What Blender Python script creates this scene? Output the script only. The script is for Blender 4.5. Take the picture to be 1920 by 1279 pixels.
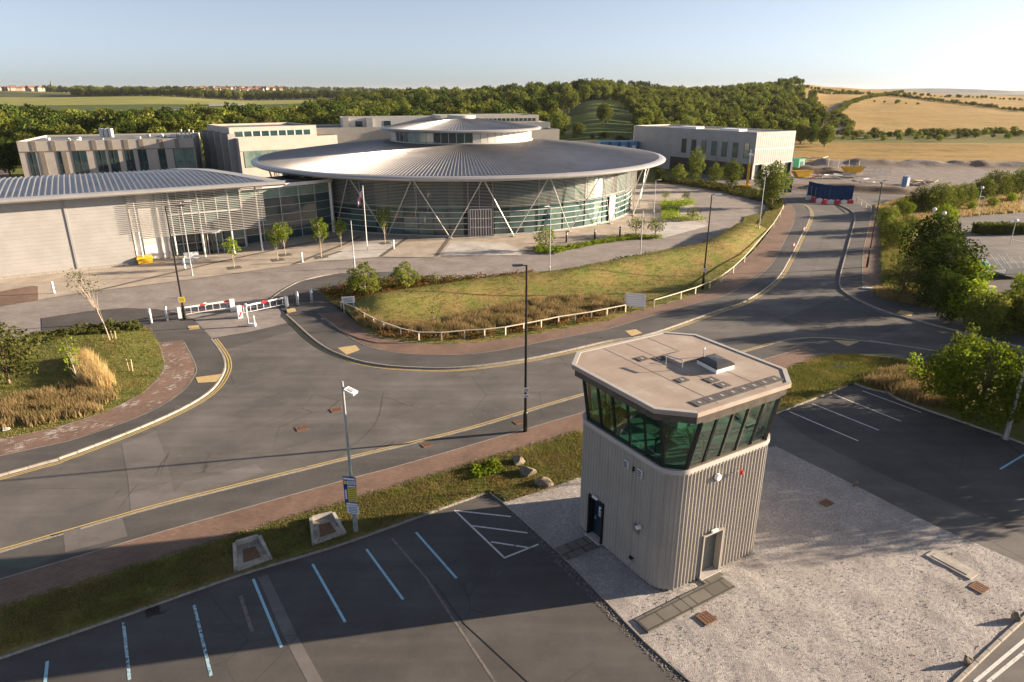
import bpy, bmesh, math, random
import numpy as np
from mathutils import Vector, Matrix, noise
from mathutils.geometry import delaunay_2d_cdt
for o in list(bpy.data.objects): bpy.data.objects.remove(o)
R = math.radians
SC = bpy.context.scene
COL = SC.collection
random.seed(7); RNG = np.random.default_rng(7)
# ------------------------------------------------------------------ camera, sky, sun, exposure
CAM_H = 19.5
PITCH = R(20.064)
cam = bpy.data.cameras.new('camera'); cam.lens = 24; cam.sensor_width = 36; cam.clip_end = 30000; cam.clip_start = .5
co = bpy.data.objects.new('camera', cam); COL.objects.link(co)
co.location = (0, 0, CAM_H); co.rotation_euler = (R(90)-PITCH, 0, 0); SC.camera = co
SUN_AZ, SUN_EL = R(11.0), R(11.8)          # azimuth measured from +X towards +Y
SUN_DIR = Vector((math.cos(SUN_EL)*math.cos(SUN_AZ), math.cos(SUN_EL)*math.sin(SUN_AZ), math.sin(SUN_EL)))
W = bpy.data.worlds.new('World'); SC.world = W; W.use_nodes = True
nt = W.node_tree; bg = nt.nodes['Background']
sky = nt.nodes.new('ShaderNodeTexSky'); sky.sky_type = 'NISHITA'; sky.sun_disc = False
sky.sun_elevation = SUN_EL; sky.sun_rotation = R(90)-SUN_AZ
sky.altitude = 60; sky.air_density = .55; sky.dust_density = .75; sky.ozone_density = 2.6
hs = nt.nodes.new('ShaderNodeHueSaturation'); hs.inputs['Saturation'].default_value = .52
nt.links.new(sky.outputs[0], hs.inputs['Color']); nt.links.new(hs.outputs[0], bg.inputs[0]); bg.inputs[1].default_value = .05
sl = bpy.data.lights.new('sun', 'SUN'); sl.energy = 5; sl.angle = R(.55); sl.color = (1, .79, .57)
so = bpy.data.objects.new('sun', sl); COL.objects.link(so)
so.rotation_euler = (-SUN_DIR).to_track_quat('-Z', 'Y').to_euler(); so.location = (60, 20, 60)
vs = SC.view_settings; vs.view_transform = 'Standard'; vs.look = 'None'; vs.gamma = 1; vs.exposure = 1.9
SC.render.engine = 'CYCLES'
SC.cycles.max_bounces = 4; SC.cycles.diffuse_bounces = 1; SC.cycles.glossy_bounces = 2; SC.cycles.transparent_max_bounces = 6
SC.cycles.volume_bounces = 0
# ------------------------------------------------------------------ survey: image point of the photograph -> point on level ground
_c, _s = math.cos(PITCH), math.sin(PITCH)
def G(px, py, z=0.0):
    a = (px-960)/1280; b = (639.5-py)/1280
    t = (z-CAM_H)/(-_s+b*_c)
    return (a*t, (_c+b*_s)*t)
def GP(pts, z=0.0): return [G(x, y, z) for x, y in pts]
FA = R(31.5); FC, FS = math.cos(FA), math.sin(FA)        # the site grid most buildings follow
def S(u, v, z=None):
    p = (u*FC-v*FS, u*FS+v*FC)
    return p if z is None else (p[0], p[1], z)
# ------------------------------------------------------------------ materials
MATS = {}
def lnk(t, a, b): t.links.new(a, b)
def c4(c): return (c[0], c[1], c[2], 1)
def g3(v): return (v, v, v)
def newmat(name):
    m = bpy.data.materials.new(name); m.use_nodes = True; t = m.node_tree
    p = t.nodes['Principled BSDF']; MATS[name] = m
    return m, t, p
def noise_n(t, vec, scale, detail=4, rough=.6):
    n = t.nodes.new('ShaderNodeTexNoise'); n.inputs['Scale'].default_value = scale
    n.inputs['Detail'].default_value = detail; n.inputs['Roughness'].default_value = rough
    lnk(t, vec, n.inputs['Vector']); return n.outputs['Fac']
def noise_n_col(t, vec, scale):
    n = t.nodes.new('ShaderNodeTexNoise'); n.inputs['Scale'].default_value = scale; n.inputs['Detail'].default_value = 3; lnk(t, vec, n.inputs['Vector']); return n.outputs['Color']
def ramp(t, fac, a, b, ca=(0,0,0), cb=(1,1,1)):
    r = t.nodes.new('ShaderNodeValToRGB'); r.color_ramp.elements[0].position = a; r.color_ramp.elements[1].position = b
    r.color_ramp.elements[0].color = c4(ca); r.color_ramp.elements[1].color = c4(cb); lnk(t, fac, r.inputs[0]); return r.outputs[0]
def mixc(t, fac, a, b, mode='MIX'):
    m = t.nodes.new('ShaderNodeMix'); m.data_type = 'RGBA'; m.blend_type = mode
    for s_, v in ((0, fac), (6, a), (7, b)):
        if hasattr(v, 'is_linked') or hasattr(v, 'links'): lnk(t, v, m.inputs[s_])
        elif s_ == 0: m.inputs[0].default_value = v
        else: m.inputs[s_].default_value = c4(v)
    return m.outputs[2]
def posn(t): return t.nodes.new('ShaderNodeNewGeometry').outputs['Position']
def bumpn(t, p, h, strength, dist=.02):
    b = t.nodes.new('ShaderNodeBump'); b.inputs['Strength'].default_value = strength; b.inputs['Distance'].default_value = dist
    lnk(t, h, b.inputs['Height']); lnk(t, b.outputs[0], p.inputs['Normal'])
def M(name, c1, c2=None, scale=1., rough=.85, metal=0., bump=0., bscale=30., bdist=.02, c3=None, s3=.15, lo=.4, hi=.62, lo3=.5, hi3=.65, spec=.4, rvar=0):
    if name in MATS: return MATS[name]
    m, t, p = newmat(name); pos = posn(t)
    p.inputs['Roughness'].default_value = rough; p.inputs['Metallic'].default_value = metal; p.inputs['Specular IOR Level'].default_value = spec
    if c2 is None: p.inputs['Base Color'].default_value = c4(c1)
    else:
        n = noise_n(t, pos, scale); col = ramp(t, n, lo, hi, c1, c2)
        if c3 is not None:
            n3 = noise_n(t, pos, s3, 5); f3 = ramp(t, n3, lo3, hi3); col = mixc(t, f3, col, c3)
        lnk(t, col, p.inputs['Base Color'])
    if bump: bumpn(t, p, noise_n(t, pos, bscale, 3), bump, bdist)
    if rvar:
        rr = ramp(t, noise_n(t, pos, scale*.7), .35, .7, g3(max(0, rough-rvar)), g3(min(1, rough+rvar))); lnk(t, rr, p.inputs['Roughness'])
    return m
def asphalt(name, a, b, tint=(1,1,1), wear=.09, spec=.3):
    m, t, p = newmat(name); pos = posn(t)
    fine = ramp(t, noise_n(t, pos, 45, 2), .3, .75, tuple(a*k for k in tint), tuple(b*k for k in tint))
    big = ramp(t, noise_n(t, pos, .22, 6, .65), .35, .7, g3(.72), g3(1.22))
    col = mixc(t, 1., fine, big, 'MULTIPLY')
    st = ramp(t, noise_n(t, pos, 1.3, 5, .7), .62, .74); col = mixc(t, st, col, tuple(wear*k for k in tint))
    # stretched tyre wear along the site grid
    mp = t.nodes.new('ShaderNodeMapping'); mp.inputs['Rotation'].default_value = (0, 0, -R(20)); mp.inputs['Scale'].default_value = (.08, 1.1, 1)
    lnk(t, pos, mp.inputs[0]); w = ramp(t, noise_n(t, mp.outputs[0], 1., 4), .45, .75, g3(.82), g3(1.12))
    col = mixc(t, .8, col, w, 'MULTIPLY')
    sp = ramp(t, noise_n(t, pos, 160, 1), .66, .72); col = mixc(t, sp, col, tuple(.2*k for k in tint))
    vo = t.nodes.new('ShaderNodeTexVoronoi'); vo.feature = 'DISTANCE_TO_EDGE'; vo.inputs['Scale'].default_value = .21
    wv = mixc(t, .12, pos, noise_n_col(t, pos, 1.1)); lnk(t, wv, vo.inputs['Vector'])
    ck = ramp(t, vo.outputs['Distance'], .0022, .0045, g3(1), g3(0)); km = ramp(t, noise_n(t, pos, .16, 3), .5, .56); ck = mixc(t, 1., ck, km, 'MULTIPLY')
    col = mixc(t, ck, col, g3(.06))
    oil = ramp(t, noise_n(t, pos, .9, 2), .72, .8); col = mixc(t, oil, col, tuple(a*.55*k for k in tint))
    lnk(t, col, p.inputs['Base Color']); p.inputs['Roughness'].default_value = .86; p.inputs['Specular IOR Level'].default_value = spec
    bumpn(t, p, noise_n(t, pos, 70, 3), .35, .01); return m
def blocks(name, c1, c2, mortar, rot, bw=.22, bh=.11, pale=None, bump=.25):
    m, t, p = newmat(name); pos = posn(t)
    mp = t.nodes.new('ShaderNodeMapping'); mp.inputs['Rotation'].default_value = (0, 0, rot); lnk(t, pos, mp.inputs[0])
    b = t.nodes.new('ShaderNodeTexBrick'); lnk(t, mp.outputs[0], b.inputs['Vector'])
    b.inputs['Color1'].default_value = c4(c1); b.inputs['Color2'].default_value = c4(c2); b.inputs['Mortar'].default_value = c4(mortar)
    b.inputs['Scale'].default_value = 1; b.inputs['Mortar Size'].default_value = bh*.07; b.inputs['Brick Width'].default_value = bw; b.inputs['Row Height'].default_value = bh
    v = ramp(t, noise_n(t, pos, .35, 6, .65), .35, .7, g3(.78), g3(1.18)); col = mixc(t, 1., b.outputs[0], v, 'MULTIPLY')
    if pale:
        # single pale blocks: threshold the brick's own two-tone inside drifting patches
        b2 = t.nodes.new('ShaderNodeTexBrick'); lnk(t, mp.outputs[0], b2.inputs['Vector'])
        b2.inputs['Color1'].default_value = c4(g3(0)); b2.inputs['Color2'].default_value = c4(g3(1)); b2.inputs['Mortar'].default_value = c4(g3(0))
        b2.inputs['Scale'].default_value = 1; b2.inputs['Mortar Size'].default_value = bh*.07; b2.inputs['Brick Width'].default_value = bw; b2.inputs['Row Height'].default_value = bh
        pt = ramp(t, noise_n(t, pos, .6, 3), .5, .62); f1 = ramp(t, b2.outputs[0], .62, .66)
        mu = mixc(t, 1., pt, f1, 'MULTIPLY'); col = mixc(t, mu, col, pale)
    lnk(t, col, p.inputs['Base Color']); p.inputs['Roughness'].default_value = .85; p.inputs['Specular IOR Level'].default_value = .3
    bumpn(t, p, b.outputs['Fac'], -bump, .01); return m
def field(name, c1, c2, c3, rot, sc=.25):
    m, t, p = newmat(name); pos = posn(t)
    col = ramp(t, noise_n(t, pos, .02, 6, .7), .35, .65, c1, c2); col = mixc(t, ramp(t, noise_n(t, pos, .05, 6, .75), .5, .68), col, c3)
    mp = t.nodes.new('ShaderNodeMapping'); mp.inputs['Rotation'].default_value = (0, 0, rot); mp.inputs['Scale'].default_value = (.012, .35, 1); lnk(t, pos, mp.inputs[0])
    col = mixc(t, .75, col, ramp(t, noise_n(t, mp.outputs[0], 1., 5, .7), .3, .7, g3(.74), g3(1.2)), 'MULTIPLY')
    col = mixc(t, 1., col, ramp(t, noise_n(t, pos, .35, 3, .8), .3, .7, g3(.8), g3(1.15)), 'MULTIPLY')
    lnk(t, col, p.inputs['Base Color']); p.inputs['Roughness'].default_value = .95; p.inputs['Specular IOR Level'].default_value = .05
    bumpn(t, p, noise_n(t, pos, .9, 3), .4, .3); return m
def leafmat(name, a, b, c=None, trans=.35, var=.35):
    m = bpy.data.materials.new(name); m.use_nodes = True; t = m.node_tree; MATS[name] = m
    t.nodes.remove(t.nodes['Principled BSDF']); out = t.nodes['Material Output']
    geo = t.nodes.new('ShaderNodeNewGeometry'); col = ramp(t, geo.outputs['Random Per Island'], .05, .95, a, b)
    if c is not None:
        n = ramp(t, noise_n(t, geo.outputs['Position'], .5, 3), .5, .68); col = mixc(t, n, col, c)
    oi = t.nodes.new('ShaderNodeObjectInfo'); v = ramp(t, oi.outputs['Random'], 0, 1, g3(1-var), g3(1+var)); col = mixc(t, 1., col, v, 'MULTIPLY')
    d = t.nodes.new('ShaderNodeBsdfDiffuse'); tr = t.nodes.new('ShaderNodeBsdfTranslucent'); mx = t.nodes.new('ShaderNodeMixShader')
    mx.inputs[0].default_value = trans; lnk(t, col, d.inputs[0]); lnk(t, col, tr.inputs[0])
    lnk(t, d.outputs[0], mx.inputs[1]); lnk(t, tr.outputs[0], mx.inputs[2]); lnk(t, mx.outputs[0], out.inputs[0]); return m
def glassmat(name, tint, refl=.08, rough=.02, fres=1.5):
    m = bpy.data.materials.new(name); m.use_nodes = True; t = m.node_tree; MATS[name] = m
    t.nodes.remove(t.nodes['Principled BSDF']); out = t.nodes['Material Output']
    tr = t.nodes.new('ShaderNodeBsdfTransparent'); tr.inputs[0].default_value = c4(tint)
    gl = t.nodes.new('ShaderNodeBsdfGlossy'); gl.inputs['Roughness'].default_value = rough; gl.inputs[0].default_value = c4((.9,.95,.93))
    fr = t.nodes.new('ShaderNodeLayerWeight'); fr.inputs[0].default_value = .5
    pw = t.nodes.new('ShaderNodeMath'); pw.operation = 'POWER'; pw.inputs[1].default_value = 4; lnk(t, fr.outputs['Facing'], pw.inputs[0])
    ad = t.nodes.new('ShaderNodeMath'); ad.operation = 'ADD'; ad.inputs[1].default_value = refl; ad.use_clamp = True; lnk(t, pw.outputs[0], ad.inputs[0])
    mx = t.nodes.new('ShaderNodeMixShader'); lnk(t, ad.outputs[0], mx.inputs[0]); lnk(t, tr.outputs[0], mx.inputs[1]); lnk(t, gl.outputs[0], mx.inputs[2])
    lnk(t, mx.outputs[0], out.inputs[0]); return m

asphalt('asphalt', .125, .19, (1, .945, .91), .195)
asphalt('asphalt_dark', .085, .13, (1, .95, .925), .135)
asphalt('asphalt_path', .09, .135, (1, .96, .94), .14)
asphalt('asphalt_patch', .155, .225, (1, .94, .91), .24)
blocks('block_red', (.2,.13,.1), (.25,.165,.125), (.11,.08,.065), -R(17))
blocks('block_red_pale', (.21,.135,.105), (.27,.18,.14), (.12,.09,.075), -R(35), pale=(.5,.47,.43))
blocks('block_grey', (.27,.24,.225), (.33,.295,.275), (.2,.18,.165), -R(31.5), .4, .2)
blocks('stone_tan', (.42,.365,.31), (.48,.42,.35), (.34,.29,.24), -R(31.5), .6, .3, bump=.1)
blocks('stone_pale', (.5,.48,.46), (.56,.54,.51), (.42,.4,.37), -R(31.5), .6, .3, bump=.1)
blocks('slab_grey', (.13,.125,.11), (.19,.18,.16), (.08,.075,.065), -FA, .9, .6)
M('stone_dark', (.11,.1,.09), (.15,.135,.12), 3)
M('kerb', (.27,.25,.22), (.36,.33,.29), 4, bump=.15, bscale=40)
M('concrete', (.33,.31,.28), (.45,.42,.38), 2.2, bump=.2, bscale=25, c3=(.25,.23,.2), s3=.8)
M('yellow_paint', (.52,.39,.13), (.62,.47,.17), 6, c3=(.3,.24,.14), s3=2.5, lo3=.55, hi3=.7)
def wornpaint(name, col, under, thr=.5):
    m, t, p = newmat(name); pos = posn(t)
    n = ramp(t, noise_n(t, pos, 5, 6, .75), thr-.03, thr+.05); c = mixc(t, n, col, under)
    lnk(t, c, p.inputs['Base Color']); p.inputs['Roughness'].default_value = .7; return m
wornpaint('white_paint', (.62,.62,.6), (.09,.09,.09), .6)
wornpaint('white_paint_worn', (.5,.52,.54), (.075,.077,.08), .5)
wornpaint('bay_paint', (.30,.55,.68), (.08,.09,.1), .62)
wornpaint('bay_paint_worn_shade_tint', (.38,.58,.68), (.08,.09,.1), .53)  # worn white bay paint with the blue of skylit shade put into its colour
wornpaint('faint_paint', (.19,.17,.14), (.1,.1,.1), .52)
M('tactile', (.5,.37,.17), (.58,.44,.22), 5, bump=.3, bscale=50)
M('gravel', (.29,.272,.265), (.45,.428,.415), 11, rough=.95, bump=.9, bscale=24, bdist=.045, c3=(.27,.25,.24), s3=.5, lo3=.45, hi3=.75, spec=.15)
M('grass', (.22,.2,.06), (.14,.185,.042), 1.4, bump=.8, bscale=18, bdist=.06, c3=(.27,.2,.08), s3=.35, lo3=.42, hi3=.62, spec=.1)
M('grass_green', (.14,.16,.045), (.2,.19,.06), 1.1, bump=.8, bscale=16, bdist=.06, c3=(.17,.13,.05), s3=.28, lo3=.48, hi3=.66, spec=.1)
M('soil', (.09,.06,.04), (.14,.1,.065), 2, bump=.6, bscale=8, bdist=.05)
M('rubble', (.15,.13,.12), (.24,.21,.19), .6, bump=.7, bscale=3, bdist=.2, c3=(.2,.15,.11), s3=.05)
field('field_gold', (.35,.24,.095), (.42,.305,.135), (.29,.22,.095), R(12))
field('field_dry', (.30,.2,.075), (.38,.26,.1), (.17,.15,.055), -R(5))
M('field_green', (.24,.25,.07), (.3,.29,.09), .02, spec=.1)
M('meadow', (.07,.105,.025), (.11,.13,.035), .05, bump=.3, bscale=.6, bdist=.3, spec=.1)
M('woodland_floor', (.03,.04,.012), (.05,.055,.02), .1, spec=.1)
M('far_hill', (.07,.09,.05), (.13,.12,.06), .004, spec=.05)
M('black_metal', g3(.012), rough=.35, spec=.5)
M('galvanised', (.42,.44,.46), (.52,.54,.56), 5, rough=.45, metal=.6)
M('white_metal', g3(.72), (.8,.8,.78), 4, rough=.45)
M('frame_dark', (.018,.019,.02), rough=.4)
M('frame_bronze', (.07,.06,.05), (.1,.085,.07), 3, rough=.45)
def streaked(name, c1, c2, c3):
    m, t, p = newmat(name); pos = posn(t); mp = t.nodes.new('ShaderNodeMapping'); mp.inputs['Scale'].default_value = (3.2, 3.2, .16); lnk(t, pos, mp.inputs[0])
    col = ramp(t, noise_n(t, pos, .7), .35, .65, c1, c2); col = mixc(t, ramp(t, noise_n(t, mp.outputs[0], 1., 5, .65), .52, .75), col, c3)
    lnk(t, col, p.inputs['Base Color']); p.inputs['Roughness'].default_value = .45; return m
streaked('cladding', (.34,.31,.275), (.375,.345,.305), (.29,.262,.23))
M('coping', (.42,.40,.375), (.46,.44,.41), 2, rough=.5)
M('membrane', (.33,.265,.22), (.375,.305,.255), .7, rough=.8, c3=(.43,.375,.325), s3=.55, lo3=.52, hi3=.7, bump=.1, bscale=30)
M('membrane_seam', (.30,.25,.215), rough=.8)
M('roof_pad', (.085,.08,.08), (.12,.11,.11), 8)
M('door_navy', (.012,.03,.05), (.016,.036,.058), 2, rough=.35)
M('door_grey', (.13,.14,.13), (.16,.165,.155), 2, rough=.4)
M('white', g3(.78), rough=.6)
M('sign_blue', (.02,.05,.25), rough=.4)
M('sign_yellow', (.75,.6,.04), rough=.4)
M('sign_ink', (.03,.05,.12), rough=.6)
M('red', (.55,.03,.025), rough=.4)
M('rust', (.15,.075,.045), (.22,.12,.07), 12, bump=.6, bscale=25, bdist=.02)
M('rock', (.14,.115,.085), (.25,.205,.155), 3, bump=.7, bscale=9, bdist=.08, c3=(.16,.13,.1), s3=2)
M('bark', (.12,.085,.06), (.2,.15,.11), 8)
M('bark_pale', (.33,.27,.21), (.45,.38,.3), 8)
M('timber', (.42,.32,.2), (.52,.4,.26), 5)
M('timber_pale', (.58,.5,.38), (.68,.6,.46), 4)
# low-rise building finishes
M('roof_alu', (.34,.33,.325), (.38,.365,.36), .4, rough=.40, metal=.75, rvar=.06)
M('rim_alu', (.5,.49,.485), (.54,.53,.52), .6, rough=.38, metal=.5)
M('panel_grey', (.29,.28,.27), (.325,.315,.30), .8, rough=.5)
M('panel_tan', (.39,.355,.31), (.43,.395,.345), .6, rough=.6)
M('panel_tan_dark', (.2,.175,.145), (.23,.2,.165), .6, rough=.6)
M('panel_white', (.5,.485,.455), (.55,.53,.5), .5, rough=.55)
M('panel_cream', (.5,.45,.37), (.55,.5,.41), .5, rough=.55)
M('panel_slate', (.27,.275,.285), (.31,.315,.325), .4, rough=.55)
M('panel_brown', (.2,.125,.085), (.26,.165,.11), 1.5, rough=.6)
M('wall_white', (.33,.325,.315), (.365,.36,.35), .6, rough=.5)
M('wall_lining', (.8,.78,.74), rough=.6)
M('louvre', (.52,.5,.465), (.58,.56,.52), 1, rough=.4, metal=.3)
M('blue_paint', (.007,.04,.12), (.011,.05,.14), .7, rough=.85, spec=.08)
M('container_blue', (.1,.24,.42), (.16,.3,.48), .7, rough=.5)
M('machine_yellow', (.72,.4,.02), (.78,.46,.03), 2, rough=.4)
M('plastic_red', (.5,.03,.03), rough=.45)
M('plastic_white', g3(.7), rough=.45)
M('green_paint', (.03,.25,.16), rough=.5)
M('roof_felt', (.13,.14,.145), (.19,.2,.2), .5, rough=.8)
M('tile_red', (.17,.09,.06), (.24,.125,.08), .2, rough=.8)
M('render_cream', (.3,.25,.2), (.36,.3,.24), .05, rough=.8)
def opaqueglass(name, a, b, rough=.04, scale=.35, spec=.9):
    m, t, p = newmat(name); pos = posn(t)
    lnk(t, ramp(t, noise_n(t, pos, scale, 2), .35, .65, a, b), p.inputs['Base Color'])
    p.inputs['Roughness'].default_value = rough; p.inputs['Specular IOR Level'].default_value = spec; p.inputs['IOR'].default_value = 1.6; return m
opaqueglass('glass_teal', (.05,.105,.1), (.10,.17,.16), spec=.7)
opaqueglass('glass_dark', (.012,.035,.042), (.035,.07,.075), spec=.6)
opaqueglass('glass_curtain', (.09,.16,.14), (.2,.28,.24), .1)
opaqueglass('dome_acrylic', (.03,.028,.025), (.06,.055,.05), .15)
glassmat('glass_cab', (.27,.56,.45), .12)
M('void_dark', (.03,.045,.05), rough=.7)
M('cab_floor', (.25,.28,.25), rough=.7)
# foliage
leafmat('leaf_oak', (.065,.095,.014), (.165,.185,.034), (.19,.2,.042), .35, .45)
leafmat('leaf_light', (.085,.12,.018), (.17,.2,.038), None, .4)
leafmat('leaf_dark', (.032,.058,.012), (.085,.115,.022), None, .3)
leafmat('leaf_wood', (.085,.115,.018), (.2,.22,.045), (.24,.235,.055), .35, .45)
leafmat('leaf_olive', (.07,.08,.022), (.13,.135,.04), None, .35)
leafmat('leaf_birch', (.06,.08,.022), (.12,.14,.045), None, .4)
leafmat('leaf_lime', (.12,.18,.012), (.22,.28,.03), None, .45)
leafmat('blade_green', (.11,.135,.03), (.23,.22,.065), (.31,.24,.09), .4)
leafmat('blade_dry', (.2,.15,.07), (.40,.30,.15), (.15,.13,.05), .45)
leafmat('blade_gold', (.42,.31,.14), (.58,.45,.23), None, .5)
leafmat('heather', (.16,.075,.03), (.26,.14,.05), (.1,.1,.03), .4)
leafmat('leaf_palm', (.03,.13,.02), (.08,.26,.04), None, .4)
# ------------------------------------------------------------------ builders
def tag(o, label=None, cat=None, group=None, kind=None):
    if label: o['label'] = label
    if cat: o['category'] = cat
    if group: o['group'] = group
    if kind: o['kind'] = kind
    return o
def empty(name, loc=(0,0,0), rz=0., label=None, cat=None, group=None, kind=None):
    o = bpy.data.objects.new(name, None); COL.objects.link(o); o.empty_display_size = .2
    o.location = loc if len(loc) == 3 else (loc[0], loc[1], 0); o.rotation_euler = (0, 0, rz)
    return tag(o, label, cat, group, kind)
def link(o, parent=None, world=True):
    COL.objects.link(o)
    if parent is not None:
        o.parent = parent
        if world:
            p = parent; m = Matrix.Identity(4)
            while p is not None:
                m = (Matrix.Translation(p.location) @ p.rotation_euler.to_matrix().to_4x4()) if p.type == 'EMPTY' else m
                p = p.parent if p.type != 'EMPTY' else None
            o.matrix_parent_inverse = m.inverted() if parent.type == 'EMPTY' else Matrix.Identity(4)
    return o
def fastmesh(name, V, F):
    V = np.asarray(V, np.float32); F = np.asarray(F, np.int32); k = F.shape[1]
    me = bpy.data.meshes.new(name); me.vertices.add(len(V)); me.vertices.foreach_set('co', V.ravel())
    me.loops.add(F.size); me.loops.foreach_set('vertex_index', F.ravel()); me.polygons.add(len(F))
    me.polygons.foreach_set('loop_start', np.arange(0, F.size, k, dtype=np.int32)); me.update(calc_edges=True); return me
class MB:
    def __init__(s): s.v = []; s.f = []; s.mi = []; s.cur = 0
    def add(s, vs, fs):
        n = len(s.v); s.v += [tuple(p) for p in vs]; s.f += [tuple(i+n for i in f) for f in fs]; s.mi += [s.cur]*len(fs); return s
    def box(s, c, d, rz=0., tilt=None):
        x, y, z = (k/2 for k in d); pts = [Vector((a*x, b*y, e*z)) for e in (-1,1) for b in (-1,1) for a in (-1,1)]
        m = Matrix.Rotation(rz, 3, 'Z')
        if tilt is not None: m = m @ tilt
        pts = [m @ p + Vector(c) for p in pts]
        return s.add(pts, [(0,2,3,1),(4,5,7,6),(0,1,5,4),(2,6,7,3),(0,4,6,2),(1,3,7,5)])
    def bar(s, p, q, w, h=None, up=(0,0,1)):
        p, q = Vector(p), Vector(q); h = h or w; d = (q-p); d.normalize(); u = Vector(up)
        if abs(d.dot(u)) > .99: u = Vector((1,0,0))
        a = d.cross(u).normalized()*w/2; b = a.cross(d).normalized()*h/2
        pts = [e+i*a+j*b for e in (p,q) for j in (-1,1) for i in (-1,1)]
        return s.add(pts, [(0,2,3,1),(4,5,7,6),(0,1,5,4),(2,6,7,3),(0,4,6,2),(1,3,7,5)])
    def tube(s, pts, rad, n=8, caps=True):
        pts = [Vector(p) for p in pts]; rad = rad if hasattr(rad, '__len__') else [rad]*len(pts); vs = []; fs = []
        for i, p in enumerate(pts):
            d = (pts[min(i+1, len(pts)-1)]-pts[max(i-1, 0)]).normalized()
            u = Vector((0,0,1)) if abs(d.z) < .95 else Vector((1,0,0)); a = d.cross(u).normalized(); b = a.cross(d)
            vs += [p+rad[i]*(math.cos(t)*a+math.sin(t)*b) for t in [2*math.pi*k/n for k in range(n)]]
        for i in range(len(pts)-1):
            fs += [(i*n+k, i*n+(k+1)%n, (i+1)*n+(k+1)%n, (i+1)*n+k) for k in range(n)]
        if caps: fs += [tuple(range(n))[::-1], tuple(range((len(pts)-1)*n, len(pts)*n))]
        return s.add(vs, fs)
    def prism(s, poly, z0, z1):
        n = len(poly); vs = [(p[0], p[1], z0) for p in poly]+[(p[0], p[1], z1) for p in poly]
        return s.add(vs, [(i, (i+1)%n, n+(i+1)%n, n+i) for i in range(n)]+[tuple(range(n))[::-1], tuple(range(n, 2*n))])
    def quad(s, *p): return s.add(p, [tuple(range(len(p)))])
    def lathe(s, prof, c=(0,0), n=48, a0=0., a1=2*math.pi, close=True):
        full = abs(a1-a0-2*math.pi) < 1e-6; m = n if full else n+1; vs = []; fs = []
        for r, z in prof: vs += [(c[0]+r*math.cos(a0+(a1-a0)*k/n), c[1]+r*math.sin(a0+(a1-a0)*k/n), z) for k in range(m)]
        for i in range(len(prof)-1):
            for k in range(n):
                k2 = (k+1) % m; fs.append((i*m+k, i*m+k2, (i+1)*m+k2, (i+1)*m+k))
        return s.add(vs, fs)
    def mesh(s, name, mats, smooth=False):
        me = bpy.data.meshes.new(name); me.from_pydata(s.v, [], s.f); me.validate()
        for m in (mats if isinstance(mats, (list, tuple)) else [mats]): me.materials.append(MATS[m])
        if isinstance(mats, (list, tuple)) and len(me.polygons) == len(s.mi): me.polygons.foreach_set('material_index', s.mi)
        if smooth: me.polygons.foreach_set('use_smooth', [True]*len(me.polygons)); me.set_sharp_from_angle(angle=R(40))
        bm = bmesh.new(); bm.from_mesh(me); bmesh.ops.recalc_face_normals(bm, faces=bm.faces); bm.to_mesh(me); bm.free()
        return me
    def build(s, name, mats, parent=None, world=True, smooth=False):
        o = bpy.data.objects.new(name, s.mesh(name, mats, smooth)); return link(o, parent, world)
def put(name, me, parent=None, loc=(0,0,0), rz=0., world=True, scale=None):
    o = bpy.data.objects.new(name, me); link(o, parent, world); o.location = loc; o.rotation_euler = (0,0,rz)
    if scale: o.scale = scale
    return o
def copy_tree(o, parent=None):
    c = o.copy(); COL.objects.link(c)
    if parent is not None: c.parent = parent; c.matrix_parent_inverse = o.matrix_parent_inverse.copy()
    for ch in list(o.children): copy_tree(ch, c)
    return c
def inside(poly, P):
    x, y = P[:,0], P[:,1]; r = np.zeros(len(P), bool); n = len(poly)
    for i in range(n):
        (x1,y1),(x2,y2) = poly[i], poly[(i+1)%n]
        with np.errstate(divide='ignore', invalid='ignore'):
            r ^= ((y1 > y) != (y2 > y)) & (x < (x2-x1)*(y-y1)/((y2-y1) if y2 != y1 else 1e-9)+x1)
    return r
def sheet(name, poly, z, mat, res=None, zf=None, parent=None, kind='structure', skirt=0):
    """level or modelled ground surface filling a plan polygon"""
    vs = [Vector(p) for p in poly]; n = len(poly)
    if res:
        dense = []
        for i in range(n):
            a, b = Vector(poly[i]), Vector(poly[(i+1)%n]); k = max(1, int((b-a).length/res))
            dense += [a+(b-a)*j/k for j in range(k)]
        vs = dense; n = len(vs)
        A = np.array([tuple(p) for p in vs]); lo, hi = A.min(0), A.max(0)
        gx, gy = np.meshgrid(np.arange(lo[0], hi[0], res), np.arange(lo[1], hi[1], res)); P = np.c_[gx.ravel(), gy.ravel()]
        P = P+RNG.uniform(-.3, .3, P.shape)*res; P = P[inside([tuple(p) for p in vs], P)]; vs = vs+[Vector(p) for p in P]
    ov, oe, of, *_ = delaunay_2d_cdt(vs, [(i, (i+1)%n) for i in range(n)], [list(range(n))], 1, 1e-5)
    me = bpy.data.meshes.new(name); me.from_pydata([(p.x, p.y, z+(zf(p.x, p.y) if zf else 0)) for p in ov], [], of)
    bm = bmesh.new(); bm.from_mesh(me)
    for f in bm.faces:
        if f.normal.z < 0: f.normal_flip()
    bm.to_mesh(me); bm.free(); me.materials.append(MATS[mat])
    if zf: me.polygons.foreach_set('use_smooth', [True]*len(me.polygons))
    o = bpy.data.objects.new(name, me); link(o, parent)
    return tag(o, kind=kind) if parent is None else o
def ext(path, d0=0., d1=0.):
    P = [Vector(p) for p in path]
    if d0: P = [P[0]+(P[0]-P[1]).normalized()*d0]+P
    if d1: P = P+[P[-1]+(P[-1]-P[-2]).normalized()*d1]
    return [tuple(p) for p in P]
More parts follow.
